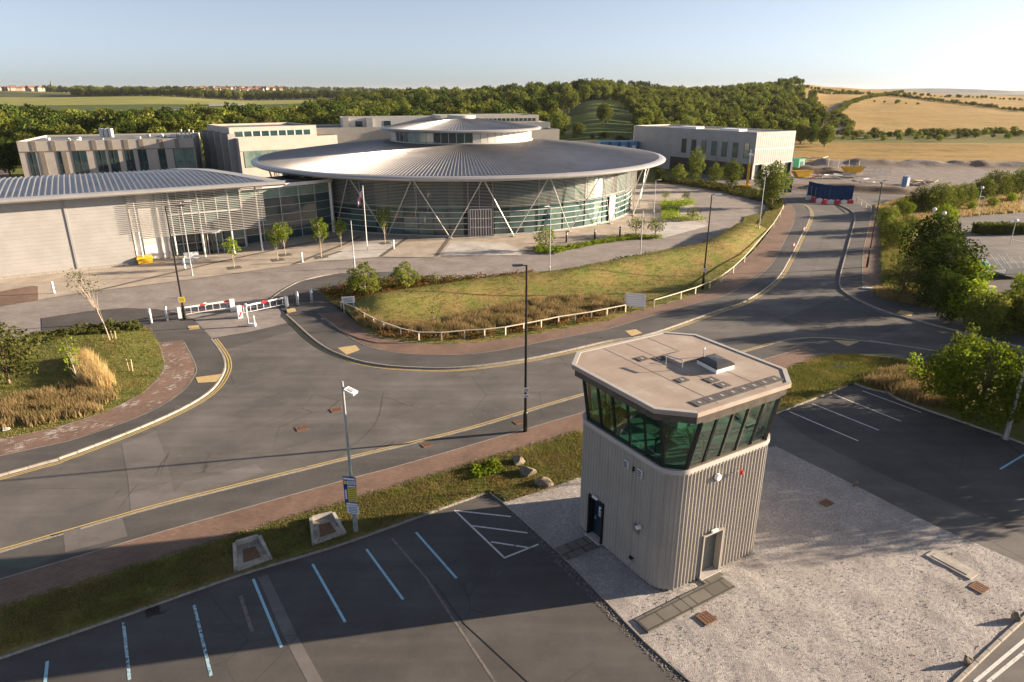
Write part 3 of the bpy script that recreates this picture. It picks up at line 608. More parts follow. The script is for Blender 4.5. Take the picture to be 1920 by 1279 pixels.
# ------------------------------------------------------------------ control tower
def tower():
    U0, U1, V0, V1, r = 17.09, 23.2, 16.13, 22.4, .95
    e = empty('control_tower', (*S(20.15, 19.27), 0), 0, 'small two storey control tower with ribbed beige cladding and green glazed cab', 'tower')
    # corrugated skin: walk the rounded perimeter, trapezoidal profile
    def perim(off=0.):
        c = [((U0+r, V0+r), 180, 270), ((U1-r, V0+r), 270, 360), ((U1-r, V1-r), 0, 90), ((U0+r, V1-r), 90, 180)]
        pts = []
        for (cc, a0, a1) in c:
            for k in range(25):
                a = R(a0+(a1-a0)*k/24); pts.append((cc[0]+(r+off)*math.cos(a), cc[1]+(r+off)*math.sin(a), math.cos(a), math.sin(a)))
        return pts
    base = perim(); L = [0.]
    for a, b in zip(base, base[1:]+base[:1]): L.append(L[-1]+math.hypot(b[0]-a[0], b[1]-a[1]))
    tot = L[-1]; nw = 118; pitch = tot/nw; P = []
    B = base+base[:1]; Ln = np.array(L)
    def at(s):
        s %= tot; i = min(len(B)-2, int(np.searchsorted(Ln, s, 'right')-1)); t = (s-L[i])/max(1e-9, L[i+1]-L[i])
        a, b = B[i], B[i+1]; nx, ny = a[2]+(b[2]-a[2])*t, a[3]+(b[3]-a[3])*t; q = math.hypot(nx, ny)
        return (a[0]+(b[0]-a[0])*t, a[1]+(b[1]-a[1])*t, nx/q, ny/q)
    for k in range(nw):
        for fr, d in ((0,.0),(.2,.0),(.38,-.042),(.82,-.042)):
            x, y, nx, ny = at((k+fr)*pitch); P.append((x+nx*d, y+ny*d))
    doorL = (20.12, 21.05); doorR = (19.2, 20.28); H0, H1, HD = .1, 5.58, 2.18
    mb = MB(); n = len(P); vs = []; fs = []
    for (x, y) in P:
        z0 = H0
        if x < U0+.1 and doorL[0] < y < doorL[1]: z0 = HD
        if y < V0+.1 and doorR[0] < x < doorR[1]: z0 = HD
        vs += [S(x, y, z0), S(x, y, H1)]
    for i in range(n):
        j = (i+1) % n
        if abs(vs[2*i][2]-vs[2*j][2]) > .5:   # jamb strip: split at the door head
            zl = HD; a, b = P[i], P[j]; m = len(vs)
            if vs[2*i][2] < .5: vs += [S(*a, zl), S(*b, zl), S(*b, H0)]; fs += [(m, m+1, 2*j+1, 2*i+1)]
            else: vs += [S(*a, zl), S(*b, zl)]; fs += [(m, m+1, 2*j+1, 2*i+1)]
        else: fs.append((2*i, 2*j, 2*j+1, 2*i+1))
    mb.add(vs, fs); mb.build('cladding', 'cladding', e)
    # plinth and liner so that nothing shows through the profile
    def ring(off, z0, z1, name, mat, parent=e):
        poly = [S(p[0], p[1]) for p in perim(off)]; return MB().prism(poly, z0, z1).build(name, mat, parent)
    ring(-.13, 0, .14, 'plinth', 'frame_dark'); ring(.035, 5.56, 5.76, 'coping', 'coping')
    ring(-.02, 5.44, 5.565, 'head_trim', 'cladding')
    for side in ('L', 'R'):
        d0, d1 = doorL if side == 'L' else doorR; m = (d0+d1)/2; w = d1-d0
        def T(a, b, z): return S(U0+b, a, z) if side == 'L' else S(a, V0+b, z)   # a along the wall, b into the wall
        rz = FA+(R(90) if side == 'L' else 0); dm = 'door_navy' if side == 'L' else 'door_grey'
        rec = .26
        dr = MB().box(T(m, rec, 1.1), (w-.1, .06, 2.0), rz).build('door', dm, e)
        dr['label'] = 'navy blue door with a white notice' if side == 'L' else 'grey door on the sunny side'
        fr = MB(); 
        fr.box(T(d0-.02, rec/2-.03, 1.13), (.07, rec+.1, 2.14), rz); fr.box(T(d1+.02, rec/2-.03, 1.13), (.07, rec+.1, 2.14), rz); fr.box(T(m, rec/2-.03, HD+.03), (w+.11, rec+.1, .07), rz)
        fr.build('door_frame', 'cladding' if side == 'R' else 'frame_dark', e)
        MB().box(T(m, .04, .1), (w+.12, .44, .1), rz).build('threshold', 'coping', e)
        MB().box(T(m, .34, 1.1), (w+.1, .05, 2.2), rz).build('lining', 'void_dark', e)
        MB().box(T(m, -.09, HD+.16), (.34, .1, .09), rz).build('bulkhead_light', 'white', e)
        kx = d1-.2 if side == 'L' else d0+.2
        hd = MB().box(T(kx, rec-.05, 1.05), (.05, .03, .18), rz).box(T(kx+(-.05 if side == 'L' else .05), rec-.09, 1.05), (.14, .03, .03), rz).build('handle', 'galvanised', dr)
        if side == 'L':
            MB().box(T(20.5, rec-.04, 1.5), (.28, .012, .5), rz).build('notice', 'white', dr)
            ink = MB()
            ink.add([T(20.6, rec-.052, 1.56), T(20.4, rec-.052, 1.56), T(20.5, rec-.052, 1.7)], [(0,1,2)])
            for k in range(4): ink.box(T(20.5, rec-.05, 1.48-k*.06), (.2, .008, .025), rz)
            ink.build('notice_print', 'sign_ink', dr)
    # wall fittings
    def fit(name, mat, u, v, z, d): MB().box(S(u, v, z), d, FA).build(name, mat, e)
    for v in (18.75, 17.9):
        fit('vent', 'white_metal', U0-.03, v, 4.95, (.06, .26, .34))
        for k in range(3): fit('vent_blade', 'frame_dark', U0-.07, v, 4.85+k*.1, (.02, .2, .05))
    fit('junction_box', 'frame_dark', U0-.03, 18.3, 4.95, (.08, .06, .2))
    fit('wall_lamp', 'galvanised', U0-.06, 18.05, .62, (.16, .16, .16)); fit('wall_lamp_hood', 'frame_dark', U0-.05, 18.05, .75, (.14, .18, .05))
    fit('wall_box', 'red', U0-.03, 17.85, 2.2, (.06, .3, .34)) if False else fit('wall_box', 'panel_tan_dark', U0-.03, 17.9, 2.3, (.06, .28, .36))
    fit('camera_bracket', 'white_metal', U0-.1, 17.62, 2.5, (.2, .06, .06)); fit('camera_head', 'white_metal', U0-.17, 17.62, 2.6, (.2, .12, .12))
    sp = MB().tube([S(19.55, V0-.02, 4.95), S(19.55, V0-.16, 4.95)], [.15, .13], 14).build('siren', 'white', e)
    MB().tube([S(19.55, V0-.03, 4.72), S(19.55, V0-.03, 4.84)], .05, 8).build('siren_base', 'galvanised', e)
    MB().tube([S(20.7, V0-.02, 4.85), S(20.7, V0-.3, 4.88)], .025, 6).build('alarm_arm', 'galvanised', e)
    MB().tube([S(20.7, V0-.28, 4.84), S(20.7, V0-.28, 5.0)], [.09, .06], 10).build('alarm_light', 'red', e)
    # glazed cab: octagon that leans outwards
    def octo(u0, u1, v0, v1, c): return [(u0+c,v0),(u1-c,v0),(u1,v0+c),(u1,v1-c),(u1-c,v1),(u0+c,v1),(u0,v1-c),(u0,v0+c)]
    zb, zt = 5.80, 7.93
    ob = octo(17.22, 22.98, 16.2, 22.2, .62); ot = octo(16.9, 23.4, 15.8, 22.7, 1.05)
    glz = empty('cab', (*S(20.15, 19.27), 0)); bpy.data.objects.remove(glz)
    for i in range(8):
        b0, b1, t0, t1 = ob[i], ob[(i+1)%8], ot[i], ot[(i+1)%8]; k = 1 if i % 2 else 5
        lerp = lambda a, b, t: (a[0]+(b[0]-a[0])*t, a[1]+(b[1]-a[1])*t)
        for j in range(k):
            p0, p1 = lerp(b0, b1, j/k), lerp(b0, b1, (j+1)/k); q0, q1 = lerp(t0, t1, j/k), lerp(t0, t1, (j+1)/k)
            cx, cyv = (p0[0]+p1[0]+q0[0]+q1[0])/4, (p0[1]+p1[1]+q0[1]+q1[1])/4
            MB().quad(S(*p0, zb), S(*p1, zb), S(*q1, zt), S(*q0, zt)).build('pane', 'glass_cab', e)
            MB().bar(S(*p0, zb), S(*q0, zt), .13 if j == 0 else .075, .14 if j == 0 else .11, up=S(cx-20.15, cyv-19.27, 0)).build('mullion', 'frame_dark' if i in (7, 6, 5) or (i == 0 and j == 0) else 'frame_bronze', e)  # light put into the frame colour: near-black on shaded sides, bronze on sunlit
        nm = 'frame_dark' if i in (7, 6) else 'frame_bronze'  # sills and head rails get the same painted shaded and sunlit tones
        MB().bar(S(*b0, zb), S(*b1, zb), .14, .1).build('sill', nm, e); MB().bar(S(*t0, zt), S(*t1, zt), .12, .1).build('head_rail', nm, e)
    # interior floor, core and furniture seen through the glass
    MB().prism([S(*p) for p in octo(17.3, 22.9, 16.3, 22.1, .6)], 5.765, 5.79).build('cab_floor', 'cab_floor', e)
    MB().prism([S(*p) for p in octo(17.2, 23.1, 16.1, 22.4, .9)], 7.86, 7.9).build('cab_ceiling', 'void_dark', e)
    MB().box(S(20.6, 19.6, 6.8), (1.5, 1.7, 2.1), FA).build('stair_core', 'panel_grey', e)
    # roof slab, fascia, soffit
    RO = octo(16.45, 23.9, 15.64, 23.03, 1.1)
    MB().prism([S(*p) for p in octo(16.56, 23.79, 15.75, 22.92, 1.09)], 7.95, 8.245).build('soffit_band', 'frame_bronze', e)
    MB().prism([S(*p) for p in octo(16.49, 23.86, 15.68, 22.99, 1.1)], 8.25, 8.275).build('gutter', 'frame_dark', e)
    rf = MB().prism([S(*p) for p in RO], 8.28, 8.44).build('roof', 'membrane', e)
    ri = octo(16.62, 23.73, 15.81, 22.86, 1.03)
    for i in range(8):
        a, b, c, d = RO[i], RO[(i+1)%8], ri[(i+1)%8], ri[i]; mb = MB()
        vs_ = [S(*p, 8.442) for p in (a, b, c, d)]+[S(*p, 8.475) for p in (a, b, c, d)]
        mb.add(vs_, [(0,1,2,3),(4,5,6,7),(0,1,5,4),(1,2,6,5),(2,3,7,6),(3,0,4,7)]).build('roof_edge', 'coping' if i else 'membrane', rf)
    for a, b in (((18.9,15.9),(18.9,22.8)),((21.6,15.9),(21.6,22.8)),((16.7,18.4),(23.6,18.4)),((16.7,20.9),(23.6,20.9)),((20.2,16.9),(20.2,22.7))):
        MB().bar(S(*a, 8.441), S(*b, 8.441), .03, .012).build('membrane_seam', 'membrane_seam', rf)
    pads = [(18.3+k*.61, 16.3, .585, .5) for k in range(8)]+[(19.5,20.87,.5,.46),(19.3,18.22,.5,.42),(20.33,17.6,.5,.5),(20.33,17.0,.5,.46)]+[(20.16+k*.5, 20.48, .48, .46) for k in range(3)]
    for (u, v, a, b) in pads:
        p = MB().box(S(u, v, 8.455), (a, b, .03), FA).build('roof_pad', 'roof_pad', rf); MB().box(S(u, v, 8.473), (.1, .16, .008), FA).build('pad_fixing', 'coping', p)
    h = MB().box(S(20.95, 19.95, 8.5), (1.1, 1.0, .12), FA).build('roof_hatch', 'membrane', rf)
    MB().prism([S(u, v) for u, v in ((21.0,17.95),(22.05,17.95),(22.2,19.2),(21.15,19.2))], 8.442, 8.62).build('skylight_kerb', 'white_metal', rf)
    sk = MB(); q = [(21.0,17.95),(22.05,17.95),(22.2,19.2),(21.15,19.2)]; c = (21.6, 18.57); lv = ((1.03,8.62),(1.03,8.68),(.85,8.76),(.5,8.82),(.0,8.84)); vs_ = []; fs_ = []
    for s_, z in lv: vs_ += [S(c[0]+(p[0]-c[0])*s_, c[1]+(p[1]-c[1])*s_, z) for p in q]
    for i in range(4): fs_ += [(i*4+k, i*4+(k+1)%4, i*4+4+(k+1)%4, i*4+4+k) for k in range(4)]
    sk.add(vs_, fs_).build('skylight_dome', 'dome_acrylic', rf)
    MB().tube([S(19.95,19.85,8.44), S(19.95,19.85,8.86), S(20.12,19.05,8.86), S(20.12,19.05,8.44)], .03, 6).build('handrail', 'galvanised', rf)
    MB().tube([S(21.75,19.4,8.44), S(21.75,19.4,8.95), S(21.9,19.4,8.97)], .028, 6).build('vent_pipe', 'galvanised', rf)
    # loose furniture inside the cab
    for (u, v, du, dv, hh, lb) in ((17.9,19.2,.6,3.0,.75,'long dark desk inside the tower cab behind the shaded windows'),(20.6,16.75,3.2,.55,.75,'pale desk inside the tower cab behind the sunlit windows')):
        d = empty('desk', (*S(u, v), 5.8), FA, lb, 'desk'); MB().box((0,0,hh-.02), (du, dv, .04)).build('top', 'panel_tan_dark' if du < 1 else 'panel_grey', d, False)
        for sx in (-1, 1):
            for sy in (-1, 1): MB().box((sx*(du/2-.05), sy*(dv/2-.05), hh/2-.02), (.05,.05,hh-.04)).build('leg', 'frame_dark', d, False)
    mbd = MB().box(S(18.8, 21.3, 6.75), (1.3, .05, .9), FA).box(S(18.8, 21.3, 6.1), (.06, .05, .6), FA).build('whiteboard', 'white'); tag(mbd, 'white display board standing inside the tower cab', 'board')
    for i, (u, v, hh, lb) in enumerate(((17.75,17.35,1.2,'leafy green palm in the corner of the tower cab'),(18.6,16.75,1.1,'second leafy palm behind the chamfered corner window of the cab'),(17.7,20.9,.9,'pale flowering plant behind the shaded cab windows'))):
        p = empty('potted_plant', (*S(u, v), 5.79), 0, lb, 'plant'); MB().tube([(0,0,0),(0,0,.3)], [.12,.16], 10).build('pot', 'panel_brown', p, False)
        lf = MB(); rr = random.Random(i)
        for k in range(46):
            a = rr.uniform(0, 6.28); l = rr.uniform(.35, .75)*hh; up = rr.uniform(.2, 1.0)*hh; d = Vector((math.cos(a), math.sin(a), 0)); s_ = Vector((-d.y, d.x, 0))*.035
            A = Vector((0,0,.3+rr.uniform(0,.5)*hh)); Bm = A+d*l*.5+Vector((0,0,up*.55)); Cc = A+d*l+Vector((0,0,up*.35)); lf.add([A-s_*.4, A+s_*.4, Bm+s_, Bm-s_, Cc], [(0,1,2,3),(3,2,4)])
        lf.build('leaves', 'leaf_palm' if i < 2 else 'leaf_light', p, False)
tower()
# ------------------------------------------------------------------ round building
RC = (-9., 127.5)
def pol(r, a, z=None, c=RC):
    p = (c[0]+r*math.cos(a), c[1]+r*math.sin(a)); return p if z is None else (p[0], p[1], z)
def round_building():
    e = empty('round_building', (*RC, 0), 0, 'round glass building with a wide shallow metal roof and raised drum', 'building')
    # ribbed conical roofs (the ribs are geometry)
    def ribroof(name, r0, z0, r1, z1, n, h, rings=7, bulge=.0):
        vs = []; fs = []; prof = ((0,0),(.05,h*.8),(.12,h),(.22,h),(.29,h*.8),(.34,0))
        for i in range(rings):
            t = i/(rings-1); r = r0+(r1-r0)*t; z = z0+(z1-z0)*t+bulge*math.sin(math.pi*t)
            for k in range(n):
                for f, dz in prof: vs.append(pol(r, 2*math.pi*(k+f)/n, z+dz))
        m = n*6
        for i in range(rings-1): fs += [(i*m+k, i*m+(k+1)%m, i*m+m+(k+1)%m, i*m+m+k) for k in range(m)]
        return MB().add(vs, fs).build(name, 'roof_alu', e)
    ribroof('roof', 34.9, 8.95, 12.3, 11.45, 400, .095, bulge=.12)
    MB().lathe([(33.2,8.25),(34.6,8.2),(35.6,8.3),(36.0,8.5),(36.05,8.68),(35.8,8.86),(35.35,8.97),(34.85,8.97),(34.8,8.85)], RC, 180).build('roof_rim', 'rim_alu', e, smooth=True)
    MB().lathe([(33.3,8.16),(30.5,8.35)], RC, 120).build('soffit', 'panel_grey', e)
    ribroof('upper_roof', 13.75, 13.62, 2.4, 15.05, 150, .08, bulge=.05)
    MB().lathe([(12.4,13.3),(13.7,13.25),(14.15,13.35),(14.25,13.55),(14.0,13.7),(13.7,13.72)], RC, 120).build('upper_rim', 'rim_alu', e, smooth=True)
    MB().lathe([(2.5,14.95),(2.5,15.55),(2.2,15.62),(0,15.66)], RC, 40).build('roof_cap', 'panel_white', e)
    MB().lathe([(12.75,11.2),(12.75,11.62),(12.5,11.66)], RC, 96).build('drum_kerb', 'panel_white', e)
    # drum panels: glass towards the left front, white and cream panels towards the right
    for k in range(60):
        a0, a1 = 2*math.pi*k/60, 2*math.pi*(k+1)/60; d = math.degrees((a0+a1)/2)
        d = d-360 if d > 180 else d
        if -150 < d < -76: m = 'glass_curtain' if -135 < d < -105 else 'glass_dark'
        elif -76 <= d < -46: m = 'panel_white'
        elif -46 <= d < 40: m = 'panel_cream'
        else: m = 'panel_white'
        rr = 12.3 if 'glass' in m else 12.45
        MB().quad(pol(rr,a0+.003,11.6), pol(rr,a1-.003,11.6), pol(rr,a1-.003,13.4), pol(rr,a0+.003,13.4)).build('drum_pane' if 'glass' in m else 'drum_panel', m, e)
        if 'glass' in m: MB().bar(pol(12.33,a0,11.6), pol(12.33,a0,13.4), .06).build('drum_mullion', 'white_metal', e)
    MB().lathe([(12.25,11.5),(12.25,13.45)], RC, 60).build('drum_core', 'void_dark', e)
    # facade: panes in bays, only the half that can be seen from outside the yard
    N = 88; rg = 30.55; step = 2*math.pi/N
    MB().lathe([(30.3,0),(30.3,8.3)], RC, 88).build('inner_wall', 'void_dark', e)
    zs = (.18, 1.05, 1.85, 2.65, 3.45, 4.25)
    vis = [k for k in range(N) if math.sin((k+.5)*step) < .35]
    doorbays = {k for k in vis if abs(math.degrees((k+.5)*step)-360+81.5) < 2.6}
    side = {k for k in vis if abs(math.degrees((k+.5)*step)-360+36) < 2.2}
    for k in vis:
        a0, a1 = k*step, (k+1)*step
        if k in doorbays or k in side: continue
        d = math.degrees((a0+a1)/2)-360
        for i in range(5):
            m = 'glass_teal' if (k*7+i*3) % 5 else 'glass_dark'
            if d > -62 and (k % 3): m = 'glass_curtain' if i < 4 and k % 2 else 'glass_teal'
            MB().quad(pol(rg,a0+.0012,zs[i]+.03), pol(rg,a1-.0012,zs[i]+.03), pol(rg,a1-.0012,zs[i+1]-.03), pol(rg,a0+.0012,zs[i+1]-.03)).build('pane', m, e)
        MB().quad(pol(rg,a0+.0012,4.28), pol(rg,a1-.0012,4.28), pol(rg,a1-.0012,8.2), pol(rg,a0+.0012,8.2)).build('upper_pane', 'glass_curtain' if (k//3) % 3 == 1 else 'glass_teal', e)
        if k % 2 == 0: MB().bar(pol(rg+.04,a0,.1), pol(rg+.04,a0,8.2), .07, .1).build('mullion', 'frame_bronze', e)
    aA, aB = R(-178), R(14)
    for z in zs: MB().lathe([(rg+.03,z-.035),(rg+.12,z-.035),(rg+.12,z+.035),(rg+.03,z+.035)], RC, 96, aA, aB).build('transom', 'white_metal', e)
    z = 4.12
    while z < 8.1:
        MB().lathe([(31.05,z),(31.3,z+.05),(31.3,z+.085),(31.05,z+.04),(31.05,z)], RC, 96, aA, aB).build('louvre_slat', 'louvre', e); z += .2
    for k in range(0, N, 4):
        if k in vis: MB().bar(pol(31.0,k*step,4.0), pol(31.0,k*step,8.2), .06, .1).build('louvre_rail', 'galvanised', e)
    MB().lathe([(30.2,0),(30.9,0),(30.9,.17),(30.2,.17)], RC, 120).build('plinth', 'concrete', e)
    # leaning steel struts in pairs
    for k in range(22):
        a = R(-89.5+16.36*k); b = pol(32.0, a, .1)
        if math.sin(a) > .5: continue
        for s_ in (-1, 1): MB().tube([b, pol(33.6, a+s_*R(8.18)*.96, 8.12)], .07, 8).build('strut', 'louvre', e)
        MB().box((*pol(32.0, a), .07), (.7,.5,.16), a).build('strut_foot', 'concrete', e)
    # main door
    a = R(-81.5); rz = a+R(90)
    d = MB().box((*pol(30.75, a), 2.0), (3.0, .1, 3.9), rz).build('door', 'panel_brown', e); d['label'] = 'brown panelled door in a pale frame'
    tx = Vector((-math.sin(a), math.cos(a), 0)); c0 = Vector(pol(30.9, a, 0))
    for k in range(9): MB().box(c0+tx*(-1.5+k*.375)+Vector((0,0,2.0)), (.08 if k % 2 else .13, .12, 3.9), rz).build('door_stile', 'white_metal', d)
    for zz in (.1, 1.35, 2.6, 3.9): MB().box(c0+Vector((0,0,zz)), (3.1, .1, .12), rz).build('door_rail', 'white_metal', d)
    for s_ in (-1, 1): MB().box(c0+tx*s_*1.75+Vector((0,0,4.1)), (.16, .3, 8.2), rz).build('door_jamb', 'panel_grey', e)
    a = R(-36); rz = a+R(90); c0 = Vector(pol(30.8, a, 0)); MB().box(c0+Vector((0,0,2.1)), (2.0, .1, 4.1), rz).build('side_door', 'panel_slate', e)
    # concrete fin where the glazed link joins
    a = R(-127); MB().box((*pol(31.4, a), 4.1), (2.6, 1.2, 8.2), R(8)).build('fin_wall', 'panel_grey', e)
    MB().box((*pol(31.9, R(-123)), 4.1), (.35, 1.5, 8.2), R(8)).build('fin_trim', 'white_metal', e)
round_building()
# ------------------------------------------------------------------ long low building on the left and the glazed link
def low_building():
    e = empty('low_building', (*S(-5, 92), 0), 0, 'long low building with a curved ribbed roof and pale panelled wall', 'building')
    # curved roof with real ribs
    VA, VB, zE, rise = 90.0, 112., 8.72, .42
    def zr(t): return zE+.12+rise*math.sin(math.pi*min(1, t*1.25)*.5)-1.2*max(0, t-.7)
    uR = lambda v: 20.9-(v-VA)*.40
    u = -46.; nt_ = 14; mb = MB()
    while u < 20.5:
        us = [(u,0),(u+.42,0),(u+.46,.1),(u+.56,.1),(u+.6,0)]
        vs = []; fs = []; m = len(us)
        for i in range(nt_):
            t = i/(nt_-1); v = VA+.5+(VB-VA)*t
            for uu, dz in us: vs.append(S(min(uu, uR(v)-1.2), v, zr(t)+dz))
        for i in range(nt_-1): fs += [(i*m+k, i*m+k+1, i*m+m+k+1, i*m+m+k) for k in range(m-1)]
        mb.add(vs, fs); u += .6
    mb.build('roof', 'roof_alu', e)
    vs = []; fs = []     # flat margin along the raking end
    for i in range(nt_):
        t = i/(nt_-1); v = VA+.5+(VB-VA)*t; vs += [S(uR(v)-1.25, v, zr(t)+.12), S(uR(v)+.55, v, zr(t)+.1), S(uR(v)+.6, v, zr(t)-.35)]
    for i in range(nt_-1): fs += [(3*i,3*i+1,3*i+4,3*i+3),(3*i+1,3*i+2,3*i+5,3*i+4)]
    MB().add(vs, fs).build('roof_margin', 'rim_alu', e)
    # rounded eave along the front
    prof = [(0,-.32),(-.35,-.3),(-.62,-.12),(-.66,.06),(-.45,.2),(0,.24),(.6,.2)]; vs = []; fs = []
    for uu in (-46., 21.6):
        for dv, dz in prof: vs.append(S(uu+(dv*.4 if uu > 0 else 0), VA+dv, zE+dz))
    n = len(prof); fs = [(i, i+1, n+i+1, n+i) for i in range(n-1)]; MB().add(vs, fs).build('eave', 'rim_alu', e, smooth=True)
    MB().add([S(-46,VA,zE-.32), S(21.5,VA,zE-.32), S(14,111.6,8.2), S(-46,111.6,8.2)], [(0,1,2,3)]).build('soffit', 'panel_grey', e)
    # panelled wall: horizontal planks, each with its own joint
    nz = 18; hh = 7.9/nz
    for (u0, u1) in ((-46,-27.3),(-27.2,-13.3),(-13.2,-2.6),(-2.5,3.5)):
        for k in range(nz): MB().box(S((u0+u1)/2, 91.85, .3+hh*(k+.5)), (u1-u0, .2, hh-.008), FA).build('wall_panel', 'wall_white', e)
    MB().box(S(-21.25, 92.0, 4.25), (49.4, .16, 8.2), FA).build('wall_core', 'panel_grey', e)
    for u in (-27.25, -13.25, -2.55): MB().box(S(u, 91.72, 4.25), (.2, .12, 7.9), FA).build('joint_cover', 'panel_slate', e)
    MB().box(S(-21.2, 91.85, .16), (49.6, .5, .3), FA).build('plinth', 'kerb', e)
    # end return, lining wall, porch glazing
    MB().box(S(3.55, 94.5, 4.25), (.2, 5.2, 8.2), FA).build('return_wall', 'wall_white', e)
    MB().box(S(5.6, 93.2, 4.2), (3.9, .2, 8.1), FA).build('lining_wall', 'wall_lining', e)
    for u in (4.6, 6.6, 7.4): MB().box(S(u, 93.0, 4.1), (.12, .16, 8.0), FA).build('lining_post', 'panel_slate', e)
    for i in range(6):
        for k in range(6):
            u0 = 7.7+i*1.5
            if i in (3,) and k < 3: continue
            MB().box(S(u0+.75, 94.95, .7+k*1.25), (1.4, .06, 1.17), FA).build('porch_pane', 'glass_dark' if (i+k) % 3 else 'glass_teal', e)
    for i in range(7): MB().box(S(7.7+i*1.5, 94.9, 4.), (.08, .1, 7.8), FA).build('porch_mullion', 'white_metal', e)
    for k in range(7): MB().box(S(12.2, 94.9, .1+k*1.25), (9., .1, .07), FA).build('porch_transom', 'white_metal', e)
    MB().box(S(12.2, 95.2, 4.), (9., .1, 8.), FA).build('porch_back', 'void_dark', e)
    MB().box(S(16.8, 95.8, 4.), (.35, 1.2, 8.), FA).build('porch_pier', 'wall_white', e)
    # brise-soleil
    for k in range(24):
        MB().box(S(11.2, 91.35, 3.15+k*.215), (15.4 if k > 5 else (15.4 if k > 3 else 13.5), .2, .05), FA, Matrix.Rotation(R(-25), 3, 'X')).build('louvre_slat', 'louvre', e)
    for u in (4.26, 8.0, 11.15, 14.6, 18.05): MB().tube([S(u,91.65,.05), S(u,91.65,8.45)], .1, 10).build('porch_post', 'white_metal', e)
    # revolving door
    rc = S(12.55, 94.0); dr = MB().lathe([(1.3,.08),(1.3,2.75)], rc, 20, R(150), R(260)).build('revolving_door', 'glass_curtain', e)
    MB().lathe([(0,2.75),(1.42,2.75),(1.42,3.0),(0,3.02)], rc, 28).build('door_drum', 'white_metal', dr)
    for a in range(0, 360, 45): MB().bar((rc[0]+1.32*math.cos(R(a)), rc[1]+1.32*math.sin(R(a)), .05), (rc[0]+1.32*math.cos(R(a)), rc[1]+1.32*math.sin(R(a)), 2.75), .06).build('door_post', 'white_metal', dr)
    for a in (20, 110): MB().box((rc[0], rc[1], 1.4), (2.4, .04, 2.6), R(a)).build('door_leaf', 'glass_teal', dr)
    # link: curved glass wall between the buildings
    l = empty('glazed_link', (*S(22, 97.5), 0), 0, 'glazed link with dark reflective panes between the low and round buildings', 'building')
    pts = [Vector(S(*p)) for p in ((16.9,96.4),(19.6,96.75),(22.3,97.2),(25.0,97.75),(27.4,98.3),(29.7,99.2))]
    for a, b in zip(pts, pts[1:]):
        rz = math.atan2((b-a).y, (b-a).x); m = (a+b)/2; Ln = (b-a).length
        for k in range(6): MB().box((m.x, m.y, .75+k*1.16), (Ln-.08, .06, 1.1), rz).build('pane', 'glass_dark' if k < 5 else 'glass_curtain', l)
        for k in range(7): MB().box((m.x, m.y-.05, .16+k*1.16), (Ln, .08, .05), rz).build('transom', 'galvanised', l)
        MB().box((a.x, a.y-.05, 3.7), (.08, .1, 7.3), rz).build('mullion', 'galvanised', l)
        n = Vector((-(b-a).y, (b-a).x)).normalized(); MB().box((m.x+n.x*.25, m.y+n.y*.25, 3.6), (Ln, .1, 7.1), rz).build('backing', 'void_dark', l)
        MB().box((m.x+n.x*4.2, m.y+n.y*4.2, 7.5), (Ln+.3, 10., .3), rz).build('roof', 'roof_felt', l)
        MB().box((m.x-n.x*.85, m.y-n.y*.85, 7.62), (Ln+.3, .1, .45), rz).build('fascia', 'rim_alu', l)
low_building()
# ------------------------------------------------------------------ background buildings (plain boxes with modelled openings)
def block(e, o, ang, L, D, z0, z1, wall, roof='roof_felt', par=.45, name='wall'):
    """box volume: o = near corner, L along ang, D to its left"""
    u = Vector((math.cos(ang), math.sin(ang))); v = Vector((-u.y, u.x)); o = Vector(o)
    c = [o, o+u*L, o+u*L+v*D, o+v*D]
    for i in range(4):
        a, b = c[i], c[(i+1)%4]; m = (a+b)/2; n = Vector(((b-a).y, -(b-a).x)).normalized()
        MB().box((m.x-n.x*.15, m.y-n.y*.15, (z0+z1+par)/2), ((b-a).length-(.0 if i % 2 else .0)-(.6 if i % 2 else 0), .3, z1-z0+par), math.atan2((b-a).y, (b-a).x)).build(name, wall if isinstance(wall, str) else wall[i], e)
    m = (c[0]+c[2])/2; MB().box((m.x, m.y, z1-.1), (L-.62, D-.62, .2), ang).build('roof', roof, e)
    def face(i, a, b, za, zb, mat, nm, proud=.03, parent=e, thick=.08):
        p, q = c[i], c[(i+1)%4]; n = Vector(((q-p).y, -(q-p).x)).normalized(); d = (q-p).normalized(); m = p+d*(a+b)/2+n*proud
        return MB().box((m.x, m.y, (za+zb)/2), (b-a, thick, zb-za), math.atan2(d.y, d.x)).build(nm, mat, parent)
    return face, c
